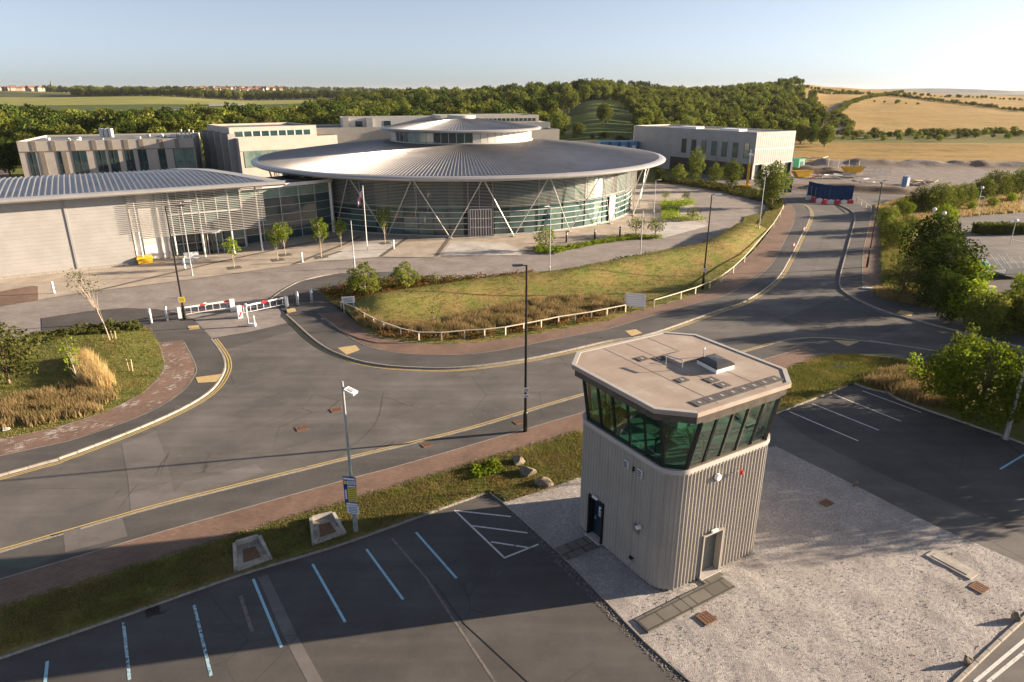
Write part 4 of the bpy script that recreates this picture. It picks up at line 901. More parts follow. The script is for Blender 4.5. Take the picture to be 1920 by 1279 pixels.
def back_buildings():
    # A: plant-covered flat roof, tan panels
    e = empty('office_building', (-95, 165, 0), 0, 'tan panelled office with tall dark windows and plant on a flat roof', 'building')
    face, c = block(e, (-105.5, 151.), R(20), 34.5, 24., 0, 9.2, 'panel_tan', par=.35)
    W_ = [(305,365),(530,590),(650,760),(835,915),(940,1015),(1070,1140),(1180,1250),(1350,1410),(1480,1660)]
    for a, b in W_:
        fa, fb = (a-240)/1425*34.5, (b-240)/1425*34.5; w = face(0, fa, min(fb, 34.3), 1.2, 7.3, 'glass_dark' if b-a < 150 else 'glass_curtain', 'window', -.02)
        face(0, fa-.06, fa+.06, 1.2, 7.3, 'frame_dark', 'window_frame', .04, w); face(0, (fa+fb)/2-.04, (fa+fb)/2+.04, 1.2, 7.3, 'frame_bronze', 'window_mullion', .03, w)
        face(0, fa, min(fb, 34.3), 4.4, 4.5, 'frame_bronze', 'window_transom', .035, w)
    for x in (3.0, 6.6, 10.3, 14.4, 17.5, 20.7, 23.7, 27.8, 31.):
        face(0, x-.45, x+.45, 7.45, 9.5, 'panel_tan_dark', 'panel_band', .05)
    for x in (4.2, 8.3): face(0, x-.5, x+.5, 1.2, 7.3, 'panel_tan_dark', 'panel_band', .05)
    face(0, 0, 34.5, 7.3, 7.44, 'panel_brown', 'string_course', .06); face(0, 0, 34.5, .6, 1.15, 'panel_brown', 'base_course', .06)
    rr = random.Random(4)
    for k in range(12):
        t_, d_ = rr.uniform(2, 32), rr.uniform(2, 14); x, y = -105.5+t_*.94-d_*.342, 151+t_*.342+d_*.94; hz = rr.uniform(.3, .8)
        m = MB().box((x, y, 9.2+hz/2), (rr.uniform(.5,1.9), rr.uniform(.5,1.4), hz), R(9))
        if k % 3 == 0: m.tube([(x,y,9.2),(x,y,9.2+rr.uniform(.5,1.0))], .14, 8)
        m.build('roof_plant', 'white_metal' if k % 2 else 'galvanised', e)
    for k in range(3): MB().tube([(-99+k*1.1, 172, 9.2), (-99+k*1.1, 172, 11.2)], .55, 12).build('chiller', 'galvanised', e)
    for k in range(4): MB().tube([(-77+k*.9, 166, 9.2), (-77+k*.9, 166, 11.3-.3*(k % 2))], .16, 8).build('flue', 'galvanised', e)
    # B: stepped block with fins
    e = empty('office_building', (-52, 168, 0), 0, 'stepped grey-tan office with vertical fins and a clerestory strip', 'building')
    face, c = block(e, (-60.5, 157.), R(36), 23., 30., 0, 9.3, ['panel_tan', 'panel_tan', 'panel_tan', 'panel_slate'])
    face(0, .8, 10., 3.4, 6.9, 'glass_curtain', 'window', .02)
    for k in range(6): face(0, .8+k*1.84, .95+k*1.84, 3.4, 6.9, 'panel_tan_dark', 'window_mullion', .05)
    face(0, 10.2, 23, 0, 6.7, 'panel_white', 'panel_band', .03); face(0, 0, 23, 6.95, 7.05, 'panel_tan_dark', 'string_course', .04)
    for k in range(5):
        q = 3+k*6.; face(3, 30-q-3.2, 30-q, .5, 8.6, 'glass_dark', 'window', .02); face(3, 30-q-.2, 30-q+.5, 0, 10.6, 'panel_grey', 'fin', .7, thick=1.6)
    f2, c2 = block(e, (c[3]-(c[3]-c[0])*.78).to_tuple(), R(36), 20.5, 20., 9.2, 11.4, 'panel_tan')
    for k in range(9): w = f2(0, 1.2+k*2., 2.9+k*2., 9.75, 10.9, 'glass_dark', 'window', .02); f2(0, 2.9+k*2., 3.2+k*2., 9.75, 10.9, 'panel_white', 'window_frame', .05, w)
    # C: white blocks behind the round building
    e = empty('office_building', (-28, 205, 0), 0, 'white flat-roofed block with brown bay left of the drum', 'building')
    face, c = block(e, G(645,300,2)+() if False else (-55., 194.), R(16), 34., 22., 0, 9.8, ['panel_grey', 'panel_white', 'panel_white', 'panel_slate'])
    face(0, 24, 34, 2, 9.9, 'panel_brown', 'brown_bay', .05)
    f2, c2 = block(e, (-48, 203.), R(16), 29., 16., 9.7, 12., 'panel_white')
    for x in (3.5, 11.5): f2(0, x, x+2., 10.1, 11.6, 'glass_dark', 'window', .02)
    f2(0, 0, 1.6, 9.8, 12.9, 'panel_grey', 'stair_tower', .5, thick=1.2); f2(0, 6.5, 8.3, 9.8, 12.6, 'panel_slate', 'stair_tower', .5, thick=1.2)
    e = empty('office_building', (15, 200, 0), 0, 'tiered cream office behind the drum with a long window strip', 'building')
    face, c = block(e, (-12., 188.), R(16), 26., 24., 0, 9.4, ['panel_cream', 'panel_cream', 'panel_white', 'panel_slate'])
    face(0, 16, 25, 5.4, 7.0, 'glass_dark', 'window', .02)
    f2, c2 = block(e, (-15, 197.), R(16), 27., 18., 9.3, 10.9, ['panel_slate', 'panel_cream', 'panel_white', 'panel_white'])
    f3, c3 = block(e, (-20, 202.), R(16), 29., 14., 9.3, 12.7, ['panel_cream', 'panel_cream', 'panel_white', 'panel_white'])
    for k in range(14): w = f3(0, 10+k*1.3, 11+k*1.3, 11.5, 12.3, 'glass_dark', 'window', .02); f3(0, 11+k*1.3, 11.3+k*1.3, 11.5, 12.3, 'panel_slate', 'window_frame', .05, w)
    f3(0, 6, 8.6, 10.6, 13.3, 'panel_slate', 'stair_tower', .6, thick=1.4)
    # D: grey box on the right
    e = empty('box_building', (56.5, 164.5, 0), 0, 'large plain grey box building with slit windows beside the construction site', 'building')
    o = Vector((56.5, 164.5)); u = Vector((math.cos(R(32.2)), math.sin(R(32.2)))); v = Vector((-u.y, u.x))
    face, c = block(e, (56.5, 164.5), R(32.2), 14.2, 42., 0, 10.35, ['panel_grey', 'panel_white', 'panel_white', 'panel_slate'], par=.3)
    for k in range(19):
        face(0, .05+k*.745, .7+k*.745, 3.6, 6.75, 'panel_grey', 'cladding_panel', .06); face(0, .05+k*.745, .7+k*.745, 6.95, 10.55, 'panel_grey', 'cladding_panel', .06)
    face(0, 0, 14.2, 6.77, 6.93, 'white_metal', 'string_course', .1); face(0, 0, 14.2, 3.42, 3.58, 'white_metal', 'string_course', .1)
    face(0, 1.0, 2.4, .1, 3.3, 'glass_dark', 'window', .02); face(0, 11.8, 13.2, .1, 3.3, 'glass_dark', 'window', .02)
    face(0, 2.5, 3.4, 0, 3.4, 'frame_dark', 'pier', .25, thick=.5); face(0, 13.3, 14.1, 0, 3.4, 'frame_dark', 'pier', .25, thick=.5)
    for k, m in enumerate(('glass_curtain','glass_teal','glass_teal','glass_teal','glass_teal','panel_slate','panel_slate')):
        a = 42-1.6-k*3.35; w = face(3, 42-(42-a)-1.4, a, 4.6, 8.1, m if k < 5 else 'frame_dark', 'window', .02)
        face(3, a-1.5, a-1.4, 4.55, 8.15, 'frame_dark', 'window_frame', .04, w); face(3, a-.02, a+.08, 4.55, 8.15, 'frame_dark', 'window_frame', .04, w)
    face(3, 42-27, 42-.2, 0, 3.4, 'frame_dark', 'undercroft', .02); face(3, 0, 42, 7.95, 8.02, 'panel_grey', 'panel_joint', .01); face(3, 0, 42, 3.5, 3.57, 'panel_grey', 'panel_joint', .03)
    for t in (12, 26): m = o+u*6+v*t; MB().box((m.x, m.y, 10.6), (3, 6, .5), R(32.2)).build('rooflight', 'white_metal', e)
    # site wall and blue containers beyond the round roof
    tag(MB().box((20, 204, 3.1), (15, .5, 6.2), R(3)).build('screen_wall', 'panel_cream'), 'cream screen wall beyond the round roof', 'wall')
    for k in range(4):
        x = 25.6+k*2.65; y = 199+k*.25; ct = empty('container', (x, y, 0), R(3), ('leftmost','second','third','rightmost')[k]+' blue shipping container in the row beyond the round roof', 'container', 'blue containers in a row')
        MB().box((0,0,3.3), (2.5,6.,6.4)).build('body', 'container_blue', ct, False)
        for s_ in (-.62, .62): dd = MB().box((s_,-3.03,4.8), (1.1,.06,3.0)).build('door', 'container_blue', ct, False)
        MB().box((.3*(k % 2)-.2,-3.1,4.7), (1.0,.03,1.5)).build('notice', 'white', ct, False)
        for s_ in (-1.1, 1.1): MB().box((s_,-3.05,3.3), (.12,.1,6.3)).build('corner_post', 'blue_paint', ct, False)
back_buildings()
# ------------------------------------------------------------------ street lamps, signs, poles
def lamp(px, py, h, mat, label, head=1, arm=.9, group='street lamps', rz=0., signs=(), hm=None, r=.075):
    x, y = G(px, py); e = empty('street_lamp', (x, y, 0), rz, label, 'street lamp', group)
    MB().tube([(0,0,0),(0,0,1.35),(0,0,1.42),(0,0,h)], [r*1.55,r*1.5,r,r*.62], 10).build('pole', mat, e, False)
    MB().tube([(0,0,0),(0,0,.04)], r*2.2, 12).build('base_plate', mat, e, False)
    MB().box((0,-r*1.5,.75), (.11,.02,.5)).build('access_door', mat, e, False)
    if head:
        MB().tube([(0,0,h-.06),(head*arm*.55,0,h+.02)], .035, 6).build('arm', mat, e, False)
        hd = MB(); 
        a, b = head*arm*.5, head*(arm+.35); w = .17
        hd.add([(a,-w*.5,h-.03),(b,-w,h-.02),(b,w,h-.02),(a,w*.5,h-.03),(a,-w*.4,h+.07),(b,-w*.9,h+.05),(b,w*.9,h+.05),(a,w*.4,h+.07)], [(0,1,2,3),(4,5,6,7),(0,1,5,4),(1,2,6,5),(2,3,7,6),(3,0,4,7)])
        hd.build('lamp_head', hm or mat, e, False); MB().box(((a+b)/2, 0, h-.04), (abs(b-a)*.7, .22, .015)).build('lens', 'panel_grey', e, False)
    for (z, w, hh, m) in signs:
        s_ = MB().box((.02,-r-.02,z), (w,.02,hh)).build('sign', m, e, False)
        for k in range(3): MB().box((.02,-r-.034,z+hh*.22-k*hh*.22), (w*.7,.006,hh*.07)).build('sign_text', 'sign_ink', s_, False)
    return e
lamp(985,812,10.45,'black_metal','tall black street lamp standing at the near footway beside the tower', -1, .45, signs=((2.9,.3,.28,'white'),(2.5,.3,.2,'white')), r=.09, rz=R(10))
lamp(347,600,10.3,'black_metal','black street lamp with a yellow sign beside the barrier', 1, 1.2, signs=((1.95,.55,.5,'sign_yellow'),), r=.09, rz=R(20))
lamp(1317,545,9.9,'black_metal','black street lamp in the middle of the curved lawn', 1, .6, signs=((2.2,.3,.4,'white'),), r=.09, hm='white_metal')
lamp(1625,503,9.8,'black_metal','black street lamp on the red footway right of the road', 0, .6, signs=((2.3,.25,.15,'white'),), r=.08)
lamp(361,518,8.3,'galvanised','slim grey lamp in front of the low building porch', 1, .8, 'plaza lamps', R(25), hm='white_metal', r=.06)
lamp(1030,523,8.0,'galvanised','slim grey lamp at the edge of the lawn in front of the round building', -1, .4, 'plaza lamps', R(20), r=.06)
lamp(1199,500,6.6,'galvanised','slim grey lamp beside the dark shrub bed', 0, .4, 'plaza lamps', r=.07)
lamp(1421,443,8.3,'galvanised','slim grey lamp beside the large tree by the rail', 0, .4, 'plaza lamps', r=.07)
lamp(1225,410,6.2,'galvanised','slim grey lamp in front of the round building side door', 1, .5, 'plaza lamps', hm='white_metal', r=.05)
lamp(665,503,5.6,'galvanised','short grey lamp with a finial left of the flagpole', 0, .4, 'plaza lamps', r=.06)
lamp(1987-1,372,6,'galvanised','far grey lamp out in the east car park', 1, .5, 'car park lamps') if False else None
lamp(1400,352,8.0,'galvanised','grey lamp with a short arm against the grey box building', -1, .8, 'site lamps', r=.07)
lamp(1340,332,8.0,'frame_dark','dark lamp with a short arm behind the young trees', -1, .6, 'site lamps', r=.06)
lamp(1190,280,8.0,'galvanised','lamp beside the blue containers', 0, .6, 'site lamps', r=.07)
lamp(1885,823,7.5,'galvanised','grey lamp leaning into view at the right edge by the big bush', 0, .6, 'car park lamps', r=.09)
for px, py, h, lb in ((1738,460,4.6,'globe lamp left of the pair above the dark hedge'),(1757,462,4.2,'globe lamp right of the pair above the dark hedge'),(1830,402,4.2,'globe lamp at the hedge behind the east car park'),(1912,395,4.4,'globe lamp near the right edge behind the hedge'),(1893,462,3.2,'globe lamp in front of the clipped hedge island')):
    x, y = G(px, py); e = empty('globe_lamp', (x, y, 0), 0, lb, 'street lamp', 'globe lamps of the east car park')
    MB().tube([(0,0,0),(0,0,h)], [.06,.04], 8).build('pole', 'galvanised', e, False)
    MB().lathe([(0,h-.02),(.2,h+.06),(.27,h+.24),(.2,h+.42),(0,h+.5)], (0,0), 12).build('globe', 'white', e, False, True)
for px, py, h, lb in ((1838,408,3.4,'short lamp with a flat head at the far side of the east car park'),):
    lamp(px, py, h, 'galvanised', lb, -1, .5, 'car park lamps', hm='white_metal', r=.05)
# parking lamp with tariff board
x, y = G(668,1001); e = empty('street_lamp', (x, y, .1), R(-12), 'grey lamp post carrying the blue and yellow parking tariff board', 'street lamp', 'street lamps')
MB().tube([(0,0,0),(0,0,1.5),(0,0,1.6),(0,0,7.7)], [.11,.11,.075,.05], 10).build('pole', 'galvanised', e, False)
MB().tube([(0,0,7.45),(.22,-.1,7.4)], .03, 6).build('arm', 'galvanised', e, False)
hd = MB().box((.42,-.12,7.32), (.5,.36,.1), R(-8), Matrix.Rotation(R(18), 3, 'Y')).build('lamp_head', 'white_metal', e, False)
MB().box((.43,-.13,7.38), (.26,.2,.03), R(-8), Matrix.Rotation(R(18), 3, 'Y')).build('lamp_fins', 'panel_grey', e, False)
b = MB().box((-.03,-.13,2.3), (.62,.02,1.5)).build('tariff_board', 'sign_blue', e, False)
for (cx, cz, w, hh, m) in ((-.03,2.94,.56,.1,'white'),(.05,2.74,.42,.2,'white'),(-.25,2.74,.12,.17,'sign_yellow'),(.06,2.56,.4,.06,'white'),(.06,2.12,.44,.76,'sign_yellow'),(-.25,2.1,.08,.5,'white'),(0,1.62,.56,.1,'white')):
    MB().box((cx,-.143,cz), (w,.006,hh)).build('board_field', m, b, False)
for k in range(7): MB().box((.06,-.149,2.43-k*.1), (.38,.004,.025)).build('board_text', 'sign_ink', b, False)
for k in range(3): MB().box((.05,-.149,2.8-k*.06), (.34,.004,.022)).build('board_text', 'sign_ink', b, False)
b = MB().box((.02,-.14,1.32), (.6,.02,.42)).build('notice_board', 'white', e, False)
for k in range(4): MB().box((.02,-.153,1.45-k*.085), (.46-.05*(k % 2),.004,.03)).build('board_text', 'sign_blue', b, False)
# flagpole
x, y = G(689,470); e = empty('flagpole', (x, y, 0), 0, 'white flagpole on the plaza flying a limp union flag', 'flagpole')
MB().tube([(0,0,0),(0,0,8.2)], [.07,.04], 8).build('pole', 'white_metal', e, False); MB().lathe([(0,8.2),(.08,8.27),(0,8.35)], (0,0), 8).build('finial', 'white_metal', e, False)
fl = MB(); NX, NZ = 24, 14; VS = []
for i in range(NX+1):
    for j in range(NZ+1):
        s_, t = i/NX, j/NZ   # cloth hangs from the hoist in folds
        X = -.05-.75*s_**.8; Zz = 8.05-.95*t-1.55*s_**1.15; VS.append((X+.06*math.sin(s_*14+t*2), .2*math.sin(s_*11+t)*s_, Zz))
fl.v = VS
for i in range(NX):
    for j in range(NZ):
        s_, t = (i+.5)/NX, (j+.5)/NZ; cx, cz = abs(s_-.5)*2, abs(t-.5); dd = min(abs(s_-t), abs(s_-1+t)); m = 0
        if dd < .1: m = 1
        if dd < .045: m = 2
        if cx < .22 or cz < .18: m = 1
        if cx < .13 or cz < .1: m = 2
        a = i*(NZ+1)+j; fl.f.append((a, a+NZ+1, a+NZ+2, a+1)); fl.mi.append(m)
fl.build('flag', ['sign_blue', 'white', 'red'], e, False)
# bollards
def bollards(spots, h, r, mat, name='bollard', group=None):
    me = MB().tube([(0,0,0),(0,0,h*.96),(0,0,h)], [r,r,r*.75], 10).mesh('post', mat, True); band = MB().tube([(0,0,h*.78),(0,0,h*.86)], r*1.04, 10).mesh('band', 'white' if mat != 'timber_pale' else 'timber')
    cap = MB().tube([(0,0,0),(0,0,.04)], r*1.35, 10).mesh('collar', 'stone_dark')
    for px, py, lb in spots:
        x, y = G(px, py); e = empty(name, (x, y, .05), random.uniform(0, 3), lb, 'bollard', group)
        put('post', me, e, world=False); put('band', band, e, world=False); put('collar', cap, e, world=False)
bollards([(284,607,'steel bollard beside the left barrier, farther from the lamp'),(314.5,602,'steel bollard beside the left barrier, nearer the lamp'),(559,573,'steel bollard right of the barrier, nearer the gate'),(585,566,'steel bollard right of the barrier, nearer the shrubs')], 1.35, .13, 'galvanised', group='bollards at the barrier')
bollards([(102,551,'pale bollard in front of the long low wall'),(347,505,'pale bollard in front of the low building porch'),(567,493,'pale bollard among the young plaza trees'),(738.5,468,'pale bollard right of the flagpole')], 1.25, .11, 'white_metal', group='plaza bollards')
bollards([(1062,455,'black bollard at the left of the clipped hedge strip'),(1115,449,'black bollard in the middle of the clipped hedge strip'),(1162,444,'black bollard at the right of the clipped hedge strip')], 1.4, .13, 'black_metal', group='black bollards by the round building')
bollards([(709,571,'short timber post, left of three behind the lawn'),(732,567,'short timber post, middle of three behind the lawn'),(754,562,'short timber post, right of three behind the lawn'),(687,574,'short timber post below the round tree')], .75, .14, 'timber_pale', group='timber posts by the heather bed')
# low rail fences along the lawn
def rail_fence(pts, label, h=.75):
    e = empty('rail_fence', (*G(*pts[0]), 0), 0, label, 'fence'); W_ = [Vector((*G(*p), .1)) for p in pts]
    for p in W_: MB().box((p.x, p.y, .1+h/2), (.1,.1,h), random.uniform(0, 1)).build('post', 'timber_pale', e)
    for a, b in zip(W_, W_[1:]): MB().bar(a+Vector((0,0,h)), b+Vector((0,0,h)), .085, .07).build('rail', 'timber_pale', e)
Zq = lambda x, y: (500+x/2.995, 440+y/2.995)
rail_fence([Zq(*p) for p in ((420,425),(505,460),(552,492),(603,520),(660,545),(755,580),(856,602),(982,604),(1112,592),(1224,585),(1340,572),(1442,552),(1540,533),(1638,512),(1732,497),(1822,483),(1908,465))]+[(1172,588)], 'low pale timber rail fence curving round the front of the lawn')
rail_fence([(1226,578),(1250,571),(1276,563),(1303,554),(1330,543),(1352,531),(1374,514),(1395,494),(1415,470),(1434,448),(1450,428),(1462,408),(1468,394)], 'low pale rail fence along the lawn beside the rising road')
rail_fence([(1605,380),(1614,386),(1623,392),(1632,398)], 'short grey rail beside the hoarding at the road end', .9)
# signs
x, y = G(655,588); e = empty('sign_board', (x, y, .1), R(10), 'white notice board on two posts at the tip of the lawn', 'sign')
for s_ in (-.45, .45): MB().box((s_,0,.55), (.09,.09,1.1)).build('post', 'white_metal', e, False)
b = MB().box((0,-.06,1.25), (1.15,.05,.6)).build('board', 'white', e, False)
for k in range(4): MB().box((-.05*(k % 2),-.09,1.43-k*.12), (.85-.1*(k % 2),.006,.035)).build('board_text', 'sign_ink', b, False)
x, y = G(1190,582); e = empty('sign_board', (x, y, .1), R(-14), 'slatted pale sign board at the gap in the rail fence', 'sign')
for k in range(6): MB().box((0,0,.35+k*.22), (1.9,.05,.2)).build('slat', 'white', e, False)
for s_ in (-.8, .8): MB().box((s_,.06,.7), (.09,.07,1.6)).build('post', 'galvanised', e, False)
for k, (px, py, lb) in enumerate(((360,487,'white notice board by the revolving door porch'),(352,494,'low white bench panel in front of the porch'))):
    x, y = G(px, py); tag(MB().box((x, y, .55-.3*k), (1.7-.4*k, .12, .8-.4*k), FA).box((x, y, .2), (.1,.1,.4), FA).build('notice_board', 'white'), lb, 'sign')
x, y = G(273,495); e = empty('grit_bin', (x, y, 0), FA, 'yellow grit bin against the white porch wall', 'bin')
MB().add([(-.75,-.42,.1),(.75,-.42,.1),(.65,.42,.1),(-.65,.42,.1),(-.85,-.5,.72),(.85,-.5,.72),(.85,.5,.72),(-.85,.5,.72)], [(0,1,2,3),(4,5,6,7),(0,1,5,4),(1,2,6,5),(2,3,7,6),(3,0,4,7)]).build('body', 'machine_yellow', e, False)
MB().add([(-.9,-.55,.72),(.9,-.55,.72),(.9,.55,.72),(-.9,.55,.72),(-.8,-.42,.9),(.8,-.42,.9),(.8,.5,1.0),(-.8,.5,1.0)], [(4,5,6,7),(0,1,5,4),(1,2,6,5),(2,3,7,6),(3,0,4,7)]).build('lid', 'machine_yellow', e, False)
# ------------------------------------------------------------------ barrier gates
def barrier(p0, p1, label, flip):
    a, b = Vector(G(*p0)), Vector(G(*p1)); L = (b-a).length; e = empty('barrier_gate', (a.x, a.y, 0), math.atan2((b-a).y, (b-a).x), label, 'barrier', 'barrier gates')
    c = MB().box((0,0,.55), (.42,.36,1.1)).build('cabinet', 'white_metal', e, False); MB().box((0,0,1.13), (.46,.4,.06)).build('lid', 'white_metal', c, False)
    MB().box((0,-.19,.35), (.16,.012,.5), 0, Matrix.Rotation(R(30), 3, 'Y')).build('stripe', 'red', c, False)
    n = 8
    for k in range(n): MB().box((.2+(L-.3)*(k+.5)/n,0,1.02), ((L-.3)/n,.08,.13)).build('boom_segment', 'white' if k % 2 else 'plastic_red' if k % 4 == 0 else 'white', e, False)
    MB().box((.2+(L-.3)/2,0,.38), (L-.4,.04,.04)).build('skirt_rail', 'white_metal', e, False)
    for k in range(7): MB().box((.45+(L-.7)*k/6,0,.7), (.035,.035,.62)).build('skirt_bar', 'white_metal', e, False)
    MB().tube([(L*.52,-.05,1.02),(L*.52,-.08,1.02)], .18, 14).build('disc', 'red' if flip else 'white', e, False)
    MB().box((L+.12,0,.55), (.28,.26,1.15)).build('rest_post', 'white_metal', e, False)
barrier((437,583),(341,598),'left barrier gate with a striped boom and hanging skirt', False)
barrier((450,596),(536,577),'right barrier gate with a striped boom and red disc', True)
x, y = G(466,612); e = empty('card_reader', (x, y, 0), 0, 'tall white intercom post in front of the barriers', 'intercom post')
MB().tube([(0,0,0),(0,0,2.0)], .08, 8).build('post', 'white_metal', e, False); MB().box((0,-.05,1.95), (.2,.16,.3)).build('head', 'white_metal', e, False); MB().box((.35,.1,.12), (.5,.35,.24)).build('plinth', 'white', e, False)
x, y = G(478,612); tag(MB().tube([(x,y,0),(x,y,.95),(x,y,1.0)], [.07,.07,.04], 8).build('guard_post', 'white_metal'), 'short white guard post beside the intercom', 'post')
# little warning triangles standing on the kerb of the rising road
for px, py, lb in ((1507,435,'small folding warning sign on the kerb, farther of two'),(1488,466,'small folding warning sign on the kerb, nearer of two')):
    x, y = G(px, py); e = empty('warning_sign', (x, y, .1), R(20), lb, 'sign')
    MB().add([(-.35,0,.2),(.35,0,.2),(0,.05,.85),(-.35,.04,.2),(.35,.04,.2),(0,.09,.85)], [(0,1,2),(5,4,3),(0,1,4,3),(1,2,5,4),(2,0,3,5)]).build('face', 'red', e, False)
    MB().add([(-.22,-.01,.27),(.22,-.01,.27),(0,.025,.68)], [(0,1,2)]).build('panel', 'white', e, False); MB().bar((0,.3,0), (0,.07,.7), .04).build('leg', 'frame_dark', e, False)
# ------------------------------------------------------------------ construction site at the road end
hp = [Vector(G(*p)) for p in ((1513,370),(1528,374.5),(1545,378),(1562,379.5),(1580,379.5),(1597,379))]
e = empty('hoarding', (*hp[0], 0), 0, 'royal blue site hoarding closing the road end', 'hoarding')
for a, b in zip(hp, hp[1:]):
    for t in (0, .5):
        p, q = a.lerp(b, t), a.lerp(b, t+.5); m = (p+q)/2; MB().box((m.x, m.y, 1.55), ((q-p).length-.03, .06, 3.1), math.atan2((q-p).y, (q-p).x)).build('panel', 'blue_paint', e)
        MB().box((p.x, p.y+.1, 1.2), (.1,.1,2.4)).build('post', 'timber', e)
e = empty('hoarding', (*G(1477,360), 0), 0, 'narrow blue hoarding panel left of the site gate', 'hoarding')
for k in range(2): x, y = G(1473+k*7,361); MB().box((x, y, 1.4), (.85,.06,2.8), R(12)).build('panel', 'blue_paint', e)
e = empty('site_gate', (*G(1497,370), 0), 0, 'mesh site gate beside the blue hoarding', 'gate')
ga_, gb2 = Vector((*G(1484,367), 0)), Vector((*G(1511,371), 0))
for k in range(5): MB().bar(ga_+Vector((0,0,.15+k*.45)), gb2+Vector((0,0,.15+k*.45)), .04).build('rail', 'galvanised', e)
for k in range(9): p = ga_.lerp(gb2, k/8); MB().bar(p, p+Vector((0,0,2.)), .04).build('upright', 'galvanised', e)
for k, (px, py) in enumerate(((1515,372.5),(1524,375.5),(1534,378),(1545,380),(1556,381),(1568,381.5),(1580,381.5),(1592,381))):
    x, y = G(px, py+1.5); r_ = k % 2 == 1; e = empty('water_barrier', (x, y-.3, 0), random.uniform(-.1,.1), (('leftmost','second','third','fourth','fifth','sixth','seventh','rightmost')[k])+(' red' if r_ else ' white')+' plastic barrier along the blue hoarding', 'barrier', 'water-filled barriers')
    MB().add([(-.55,-.25,0),(.55,-.25,0),(.55,.25,0),(-.55,.25,0),(-.52,-.08,.75),(.52,-.08,.75),(.52,.08,.75),(-.52,.08,.75)], [(0,1,2,3),(4,5,6,7),(0,1,5,4),(1,2,6,5),(2,3,7,6),(3,0,4,7)]).build('body', 'plastic_red' if r_ else 'plastic_white', e, False)
    MB().box((0,0,.8), (.3,.12,.1)).build('cap', 'plastic_white', e, False)
def skip(px, py, rz, label, w=1.0):
    x, y = G(px, py); e = empty('skip', (x, y, 0), rz, label, 'skip', 'yellow skips'); a, b, h = 1.2*w, 2.1*w, 1.5
    MB().add([(-a,-.8,.1),(a,-.8,.1),(a,.8,.1),(-a,.8,.1),(-b,-.9,h),(b,-.9,h),(b,.9,h),(-b,.9,h)], [(0,1,2,3),(0,1,5,4),(1,2,6,5),(2,3,7,6),(3,0,4,7)]).build('body', 'machine_yellow', e, False)
    MB().prism([(-b*.95,-.85),(b*.95,-.85),(b*.95,.85),(-b*.95,.85)], h-.3, h-.12).build('fill', 'rubble', e, False)
    for s_ in (-1, 1): MB().box((0,s_*.92,h), (2*b,.08,.12)).build('rim', 'machine_yellow', e, False); MB().tube([(s_*1.4*w,-1.0,.7),(s_*1.4*w,1.0,.7)], .07, 6).build('lug', 'machine_yellow', e, False)
skip(1503,332,R(15),'yellow skip beside the grey box building, nearer one', 1.25); skip(1598,324,R(5),'orange-yellow skip farther out on the rubble', 1.4)
x, y = G(1486,320); e = empty('site_cabin', (x, y, 0), R(32), 'green site container at the corner of the grey box', 'container')
MB().box((0,0,1.6), (2.4,5,3.0)).build('body', 'green_paint', e, False); MB().box((0,0,3.15), (2.5,5.1,.1)).build('roof', 'green_paint', e, False); MB().box((0,-2.53,1.4), (1.0,.06,2.2)).build('door', 'frame_dark', e, False)
x, y = G(1697,350); e = empty('portable_toilet', (x, y, 0), R(20), 'pale blue portable toilet on the construction site', 'toilet')
MB().box((0,0,1.1), (1.1,1.1,2.1)).build('body', 'container_blue', e, False); MB().lathe([(.8,2.15),(.5,2.3),(0,2.36)], (0,0), 4).build('roof', 'white', e, False); MB().box((0,-.57,1.1), (.7,.04,1.8)).build('door', 'white', e, False)
x, y = G(1398,356); e = empty('mast_lift', (x, y, 0), 0, 'yellow mast lift standing at the corner of the grey box', 'lift')
MB().box((0,0,.6), (1.9,1.3,.8)).build('chassis', 'machine_yellow', e, False)
for sx in (-.65,.65):
    for sy in (-.6,.6): MB().tube([(sx,sy-.12,.35),(sx,sy+.12,.35)], .35, 12).build('wheel', 'black_metal', e, False)
MB().box((.2,0,3.2), (.45,.45,4.6)).build('mast', 'machine_yellow', e, False); MB().box((.2,0,6.2), (.25,.25,1.8)).build('inner_mast', 'white_metal', e, False); MB().box((.2,-.3,7.2), (.8,.7,.4)).build('basket', 'white_metal', e, False)
# heaps and loose materials
def heap(name, path, h, w, mat, kind='structure', label=None, cat=None):
    f = mound(path, h, w*.55); r_ = rough_z(.35, h*.35, 2); pe = ext(path, w*1.3, w*1.3); L, Rr = offset(pe, w*1.3), offset(pe, -w*1.3); poly = ext(L)+ext(Rr)[::-1]
    o = sheet(name, poly, .0, mat, 1.1, lambda x, y: max(-.05, f(x, y)*(1+.5*noise.noise(Vector((x*.22, y*.22, 1))))+.4*r_(x, y)*f(x, y)/h-.08))
    return o
heap('spoil_heap', [(88,199),(100,198),(112,197),(128,196),(150,190)], 1.5, 7, 'rubble'); heap('spoil_heap', [(66,150),(74,147),(80,143)], 1.1, 4.5, 'soil'); heap('spoil_heap', [(74,183),(82,181)], 1.5, 4, 'soil')
rr = random.Random(11)
def pile(name, px, py, n, label, cat, mats, L=(1,3.5), sp=3., part='plank'):
    x, y = G(px, py); e = empty(name, (x, y, 0), 0, label, cat)
    for k in range(n):
        l = rr.uniform(*L); MB().box((rr.uniform(-sp,sp), rr.uniform(-1.2,1.2), .12+rr.uniform(0,.9)), (l, rr.uniform(.15,.5), rr.uniform(.06,.25)), rr.uniform(-.7,.7), Matrix.Rotation(rr.uniform(-.15,.15), 3, 'Y')).build(part, rr.choice(mats), e, False)
pile('timber_pile', 1722,346,26,'heap of pale timber offcuts beside the portable toilet','timber pile',['timber','timber_pale','panel_brown'])
pile('pipe_stack', 1575,334,12,'stack of pale pipes and boards on the rubble','material stack',['panel_grey','white_metal'],(2,5),3.5)
